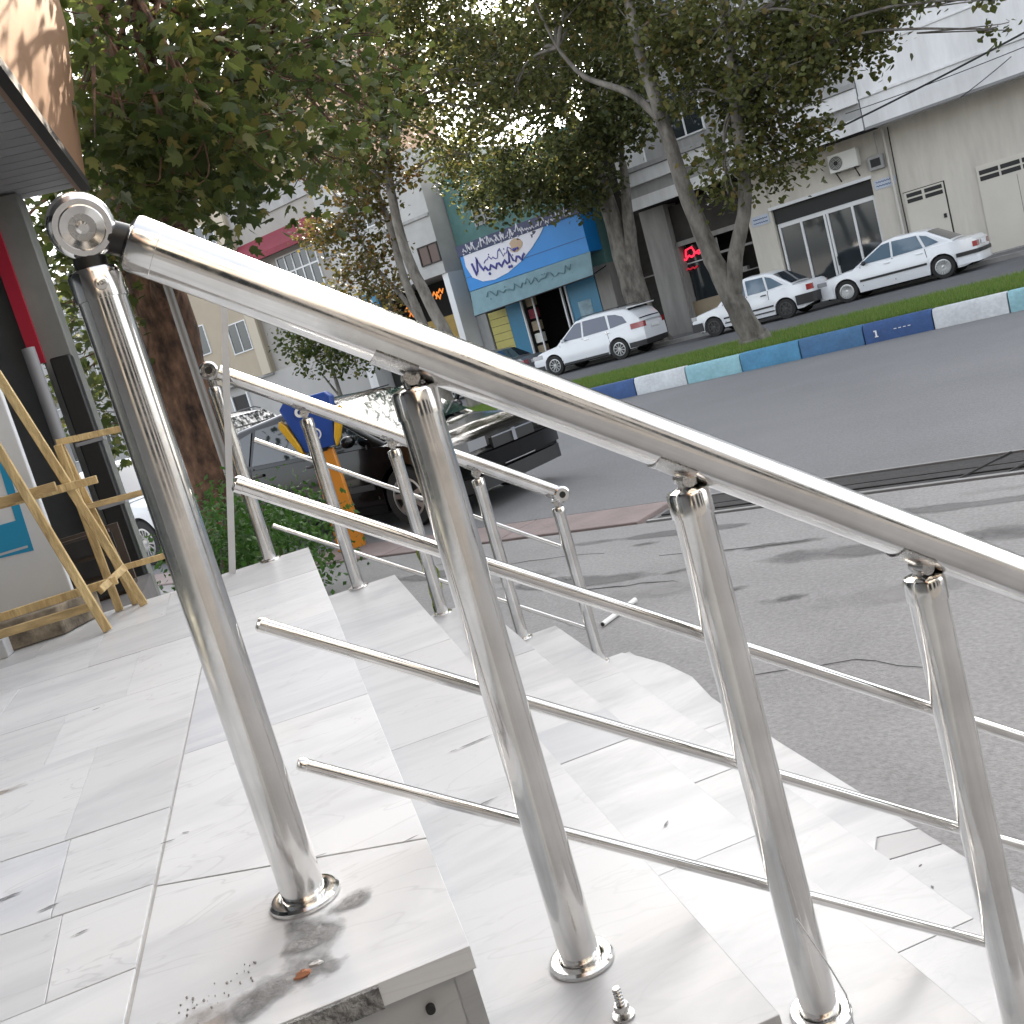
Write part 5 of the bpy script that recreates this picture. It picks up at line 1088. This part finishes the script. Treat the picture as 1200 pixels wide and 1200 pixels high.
for i in range(8):
    a = 14.7+rng.random()*1.0; z = -.56+(i % 4)*.42; ap(g2, 'shelf_box', a, a+.2, 34.98, 35.2, z, z+rng.uniform(.12,.3), [M_wood3, M_acw, M_fd, M_gcol][i % 4])
ns_ = thing('neon_sign', 'red neon sign with flowing script in the dark cafe window', 'sign', 'S', (-16.9, 34.9, 1.3))
part(ns_, 'script', MB().tube([(-17.45+.078*q, 34.95, 1.66+.05*sin(q*1.7)+.012*q) for q in range(15)], .04, 8).tube([(-17.2,34.95,1.74),(-17.15,34.95,1.98),(-16.9,34.95,2.03),(-16.8,34.95,1.8),(-16.7,34.95,1.84),(-16.3,34.95,1.88)], .035, 8), M_neon)
part(ns_, 'script', MB().tube([(-17.45+.06*q, 34.95, 1.30+.03*sin(q*2.1)) for q in range(11)], .035, 8), mat('dim_red', (.45,.02,.04), .4, emis=(1,.05,.08,.06)))
ap(ns_, 'shelf_line', 15.95, 17.2, 34.93, 34.96, 1.47, 1.51, M_frame)
# --- B3 dark gap building
g3 = bld('dark_building', 'narrow dark shuttered building between the grey column and the blue shop', 19.2, 35.5)
ap(g3, 'wall', 18.3, 20.2, 35.8, 42, -1.1, 9, M_fd)
for i in range(22): ap(g3, 'shutter_slat', 18.4, 20.1, 35.76, 35.795, -.9+i*.17, -.9+i*.17+.155, M_fd)
ap(g3, 'awning_bar', 18.3, 20.1, 35.4, 35.5, 1.45, 1.50, M_gcol)
# --- B4 blue shop
g4 = bld('blue_shop', 'small shop with teal upper wall and blue panelled front', 23.3, 34.5)
ap(g4, 'upper_wall', 20.2, 26.9, 34.5, 42, 2.4, 7.6, M_teal); ap(g4, 'side_wall', 20.2, 20.85, 34.5, 42, -1.1, 2.4, M_gcol); ap(g4, 'side_wall', 26.4, 26.9, 34.5, 42, -1.1, 2.4, M_grren); ap(g4, 'back_wall', 20.8, 26.5, 38, 38.2, -1.1, 2.4, M_dk)
window(g4, 22.2, 23.6, 5.4, 6.9, 34.5, fm=M_grren); window(g4, 24.6, 25.6, 5.4, 6.9, 34.5, fm=M_grren)
for i in range(9): ap(g4, 'shutter_slat', 25.38, 26.34, 34.56, 34.60, -.86+i*.31, -.86+i*.31+.295, M_ylw)
ap(g4, 'blue_panel', 24.55, 25.34, 34.52, 34.58, -.87, 2.3, M_bpan); ap(g4, 'blue_panel', 20.9, 22.25, 34.52, 34.58, -.87, 2.3, M_bpan); ap(g4, 'door_post', 24.48, 24.54, 34.45, 34.55, -.87, 2.3, M_frame); ap(g4, 'door_post', 23.92, 23.98, 34.5, 34.56, -.87, 2.3, M_frame); ap(g4, 'door_post', 22.48, 22.54, 34.45, 34.55, -.87, 2.3, M_frame); ap(g4, 'door_post', 22.26, 22.31, 34.45, 34.55, -.87, 2.3, M_frame)
for i in range(6): ap(g4, 'display_box', 24.02, 24.42, 34.7, 34.9, -.8+i*.5, -.42+i*.5, [M_tail, M_wood3, M_acw, M_orl, M_tail, M_wood3][i] if False else [M_pink2, M_wood3, M_acw, M_wood3, M_pink2, M_wood3][i])
ap(g4, 'poster', 21.3, 21.9, 34.505, 34.52, .5, 1.3, mat('pale_poster', (.25,.38,.45), .5, noise=(4,.5)))
sg = thing('shop_sign', 'large blue shop sign with white swoosh and navy lettered top band above the awning', 'sign', 'S', (-23.2, 33.6, 2.9))
ap(sg, 'panel', 20.2, 26.1, 33.5, 34.45, 2.93, 4.34, M_sblue); ap(sg, 'top_band', 20.16, 26.14, 33.44, 34.45, 4.35, 4.76, M_navy); ap(sg, 'panel_joint', 20.2, 26.1, 33.490, 33.499, 3.46, 3.475, M_navy)
sw = []
for q in range(25): u = q/24; sw.append((-25.85+4.0*u, 33.49, 4.34-1.22*sin(pi*min(1, .18+u*.82))**.8 if u > 0 else 4.0))
sw = [(-25.9,33.49,4.33),(-25.93,33.49,3.9),(-25.75,33.49,3.42),(-25.3,33.49,3.14),(-24.7,33.49,3.06),(-24.0,33.49,3.15),(-23.3,33.49,3.38),(-22.6,33.49,3.75),(-22.1,33.49,4.1),(-21.85,33.49,4.33)]
part(sg, 'swoosh', MB().extr(sw, (0,-.012,0)), M_sw, smooth=False)
M_ink = mat('sign_ink', (.07,.07,.28), .5)
def script(par, a0, a1, z, h, r, m, b=33.472, seed=1, n=22, name='lettering'):
    q = random.Random(seed); mb = MB(); x = -a0; pts = []
    for i in range(n+1): pts.append((-a0+(a0-a1)*i/n, b, z+h*(.18*sin(i*1.9+seed)+(q.random() < .28)*q.uniform(.3,.9))))
    mb.tube(pts, r, 5)
    for i in range(n//4):
        xx = -a0+(a0-a1)*q.random(); mb.blob((xx, b, z-h*.35 if q.random() < .5 else z+h*.6), r*1.3, 6, 4, 0)
    return part(par, name, mb, m)
script(sg, 25.6, 23.0, 3.55, .6, .05, M_ink, seed=3, n=26); script(sg, 25.0, 23.4, 3.85, .35, .022, M_ink, seed=5, n=16)
part(sg, 'picture', MB().blob((-23.3,33.47,4.05), .22, 10, 6, .3, (1.3,.06,1)), mat('sign_tan', (.42,.30,.2), .6))
part(sg, 'picture', MB().blob((-22.4,33.485,4.2), .16, 9, 6, .4, (1.2,.06,.8)), mat('sign_dark', (.05,.05,.08), .6))
for i in range(22): 
    a = 25.85-i*.245; hh = .20+.06*((i*7) % 3)
    script(sg, a, a-.19, 4.46, hh*1.2, .027, M_sw, b=33.43, seed=20+i, n=5)
aw = thing('awning', 'faded pale blue canvas awning hanging below the blue shop sign', 'awning', 'S', (-23.1, 33.4, 2.0))
part(aw, 'canvas', MB().add([(-26.05,33.46,2.90),(-20.15,33.46,2.92),(-20.1,33.18,2.06),(-25.95,33.18,1.92),(-26.05,33.46,2.86),(-20.15,33.46,2.88),(-20.1,33.21,2.05),(-25.95,33.21,1.91)], [(0,1,2,3),(7,6,5,4),(0,3,7,4),(1,5,6,2),(3,2,6,7),(0,4,5,1)]), M_awn, smooth=False)
part(aw, 'bottom_bar', MB().tube([(-25.95,33.19,1.91),(-20.1,33.19,2.05)], .025, 8), M_slit)
script(aw, 25.2, 21.0, 2.48, .3, .022, mat('awning_ink', (.10,.18,.21), .7), b=33.30, seed=9, n=34)
part(aw, 'arm', MB().bar((-25.9,34.4,2.2),(-25.9,33.22,1.93),.04,.03).bar((-20.2,34.4,2.3),(-20.2,33.22,2.06),.04,.03), M_slit)
# --- B5 white two storey with dark food shop
g5 = bld('white_building', 'white rendered building over a dark shop with orange lights, left of the blue shop', 29.5, 34)
ap(g5, 'upper_wall', 26.95, 33.0, 33.4, 42, 3.95, 9.0, mat('aged_white_render', (.44,.44,.43), .85, noise=(.7,.25))); ap(g5, 'ledge', 26.95, 33.0, 33.3, 33.4, 6.3, 6.42, M_grren); ap(g5, 'shop_back', 26.95, 33, 36, 42, -1.1, 3.95, M_dk); ap(g5, 'pier', 26.95, 27.25, 33.5, 36, -1.1, 3.95, M_frame); ap(g5, 'pier', 32.5, 33.0, 33.5, 36, -1.1, 3.95, M_whren)
window(g5, 27.0, 28.0, 4.5, 5.2, 33.4, m=mat('brown_window', (.07,.035,.025), .3), fm=M_fd); window(g5, 29.6, 31.0, 6.8, 8.2, 33.4)
ap(g5, 'counter_band', 27.3, 30.6, 33.9, 34.0, 1.25, 2.3, mat('ochre_panel', (.33,.22,.05), .6, noise=(2,.3))); ap(g5, 'lower_shutter', 27.3, 32.4, 34.4, 34.5, -1, 1.2, M_dk)
for i, (a, z) in enumerate([(30.0,3.0),(29.85,2.75),(29.7,3.05),(28.15,3.1),(27.95,3.3),(28.3,3.25)]): part(g5, 'orange_letter', MB().tube([(-a,33.8,z),(-a+.12,33.8,z+.15),(-a+.2,33.8,z-.05),(-a+.3,33.8,z+.12)], .035, 6), M_orl)
ap(g5, 'lime_board', 30.9, 32.4, 33.7, 33.8, 2.3, 3.2, M_lime); ap(g5, 'blue_board', 30.9, 33.0, 33.3, 33.38, 3.5, 4.2, M_bpan)
# --- B6 grey building, maroon awning
g6 = bld('grey_building', 'grey rendered building with maroon roof awning and a white gridded window', 36, 34)
ap(g6, 'wall', 33.0, 39.6, 34.2, 42, -1.1, 10.2, mat('light_grey_render', (.34,.325,.30), .85, noise=(.7,.2))); part(g6, 'maroon_awning', MB().extr([(-33.0,34.2,8.45),(-33.0,33.3,7.6),(-33.0,33.3,7.35),(-33.0,34.2,7.5)], (-6.6,0,0)), M_pink2, smooth=False)
window(g6, 34.6, 37.2, 5.2, 7.2, 34.2, nv=5, nh=2, fr=.07); window(g6, 33.2, 34.1, 6.4, 7.2, 34.2, fm=M_grren); ap(g6, 'parapet', 33.0, 39.6, 34.1, 34.2, 9.3, 10.4, M_grren)
ap(g6, 'base_wall', 33.0, 40.6, 34.05, 34.19, -1.1, 2.3, mat('pale_plinth', (.37,.36,.345), .8, noise=(.6,.12))); ap(g6, 'blue_board', 33.1, 36, 33.9, 34.0, 3.3, 4.4, M_bpan)
# --- B7 beige corner building
g7 = bld('beige_building', 'beige rendered building with white framed windows at the far left', 44, 34)
ap(g7, 'wall', 39.6, 52, 33.9, 44, 2.3, 14.5, M_beige); ap(g7, 'pillar_strip', 39.55, 40.2, 33.78, 33.9, 2.3, 14.5, mat('beige_strip', (.43,.38,.30), .8)); ap(g7, 'base_wall', 40.6, 52, 34.3, 44, -1.1, 2.3, mat('pale_plinth', (.37,.36,.345), .8)); ap(g7, 'soffit', 39.6, 52, 33.9, 34.3, 2.2, 2.3, M_grren)
for a, z in ((40.4,3.7),(43.6,4.2),(40.6,8.6),(44.2,8.6),(41,12),(44.5,12),(47.5,4.2),(47.5,8.6)): window(g7, a, a+1.4, z, z+1.4, 33.9, nv=2)
ap(g7, 'dark_door', 42.4, 43.6, 34.26, 34.3, -.9, 1.7, M_slit); ap(g7, 'door_frame', 42.3, 42.4, 34.2, 34.3, -.9, 1.8, M_frame); ap(g7, 'door_frame', 43.6, 43.7, 34.2, 34.3, -.9, 1.8, M_frame)
# --- tan tower behind, and lower blocks closing the street
g8 = bld('tan_tower', 'tan brick tower rising behind the roofs at the left', 64, 60)
ap(g8, 'wall', 57, 74, 60, 75, -1, 27, M_tan)
for k in range(5):
    for j in range(4): window(g8, 58+k*3.2, 59.4+k*3.2, 12+j*3.4, 13.5+j*3.4, 60, fm=M_beige)
g9 = bld('far_building', 'plain grey building far along the street beyond the beige building', 62, 34)
ap(g9, 'wall', 52, 90, 33.9, 44, -1.1, 11, M_grren)
for k in range(7):
    for j in range(3): window(g9, 54+k*4.6, 55.8+k*4.6, .8+j*3.3, 2.4+j*3.3, 33.9)
# cables strung between the buildings
M_cab = mat('cable_black', (.012,.012,.012), .6)
def cable(label, p, q, sag, r=.018):
    mb = MB().tube([tuple(Vector(p).lerp(Vector(q), i/16) - Vector((0,0,sag*4*(i/16)*(1-i/16)))) for i in range(17)], r, 6)
    solo('cable', mb, M_cab, label, 'cable', 'S', p, 'cables strung across the facades')
cable('thick black cable sagging from the tree towards the upper right', (-13.6,32.6,3.66), (-3.5,32.2,4.85), .12, .028)
cable('thin black cable just under the thick one on the white overhang', (-10.0,32.9,4.33), (-5.0,32.8,4.35), .04, .012)
cable('short thin cable slanting up at the right of the white overhang', (-6.86,33.1,3.68), (-5.4,33.0,4.25), .02, .012)
part(g2, 'hanging_wire', MB().tube([(-15.9,33.6,3.72),(-15.75,33.6,3.2),(-15.9,33.6,2.9),(-16.0,33.6,2.6)], .03, 6), M_acw)
part(g2, 'hanging_wire', MB().tube([(-15.25,33.6,3.6),(-15.1,33.6,3.3),(-15.3,33.6,3.15)], .03, 6), M_acw)
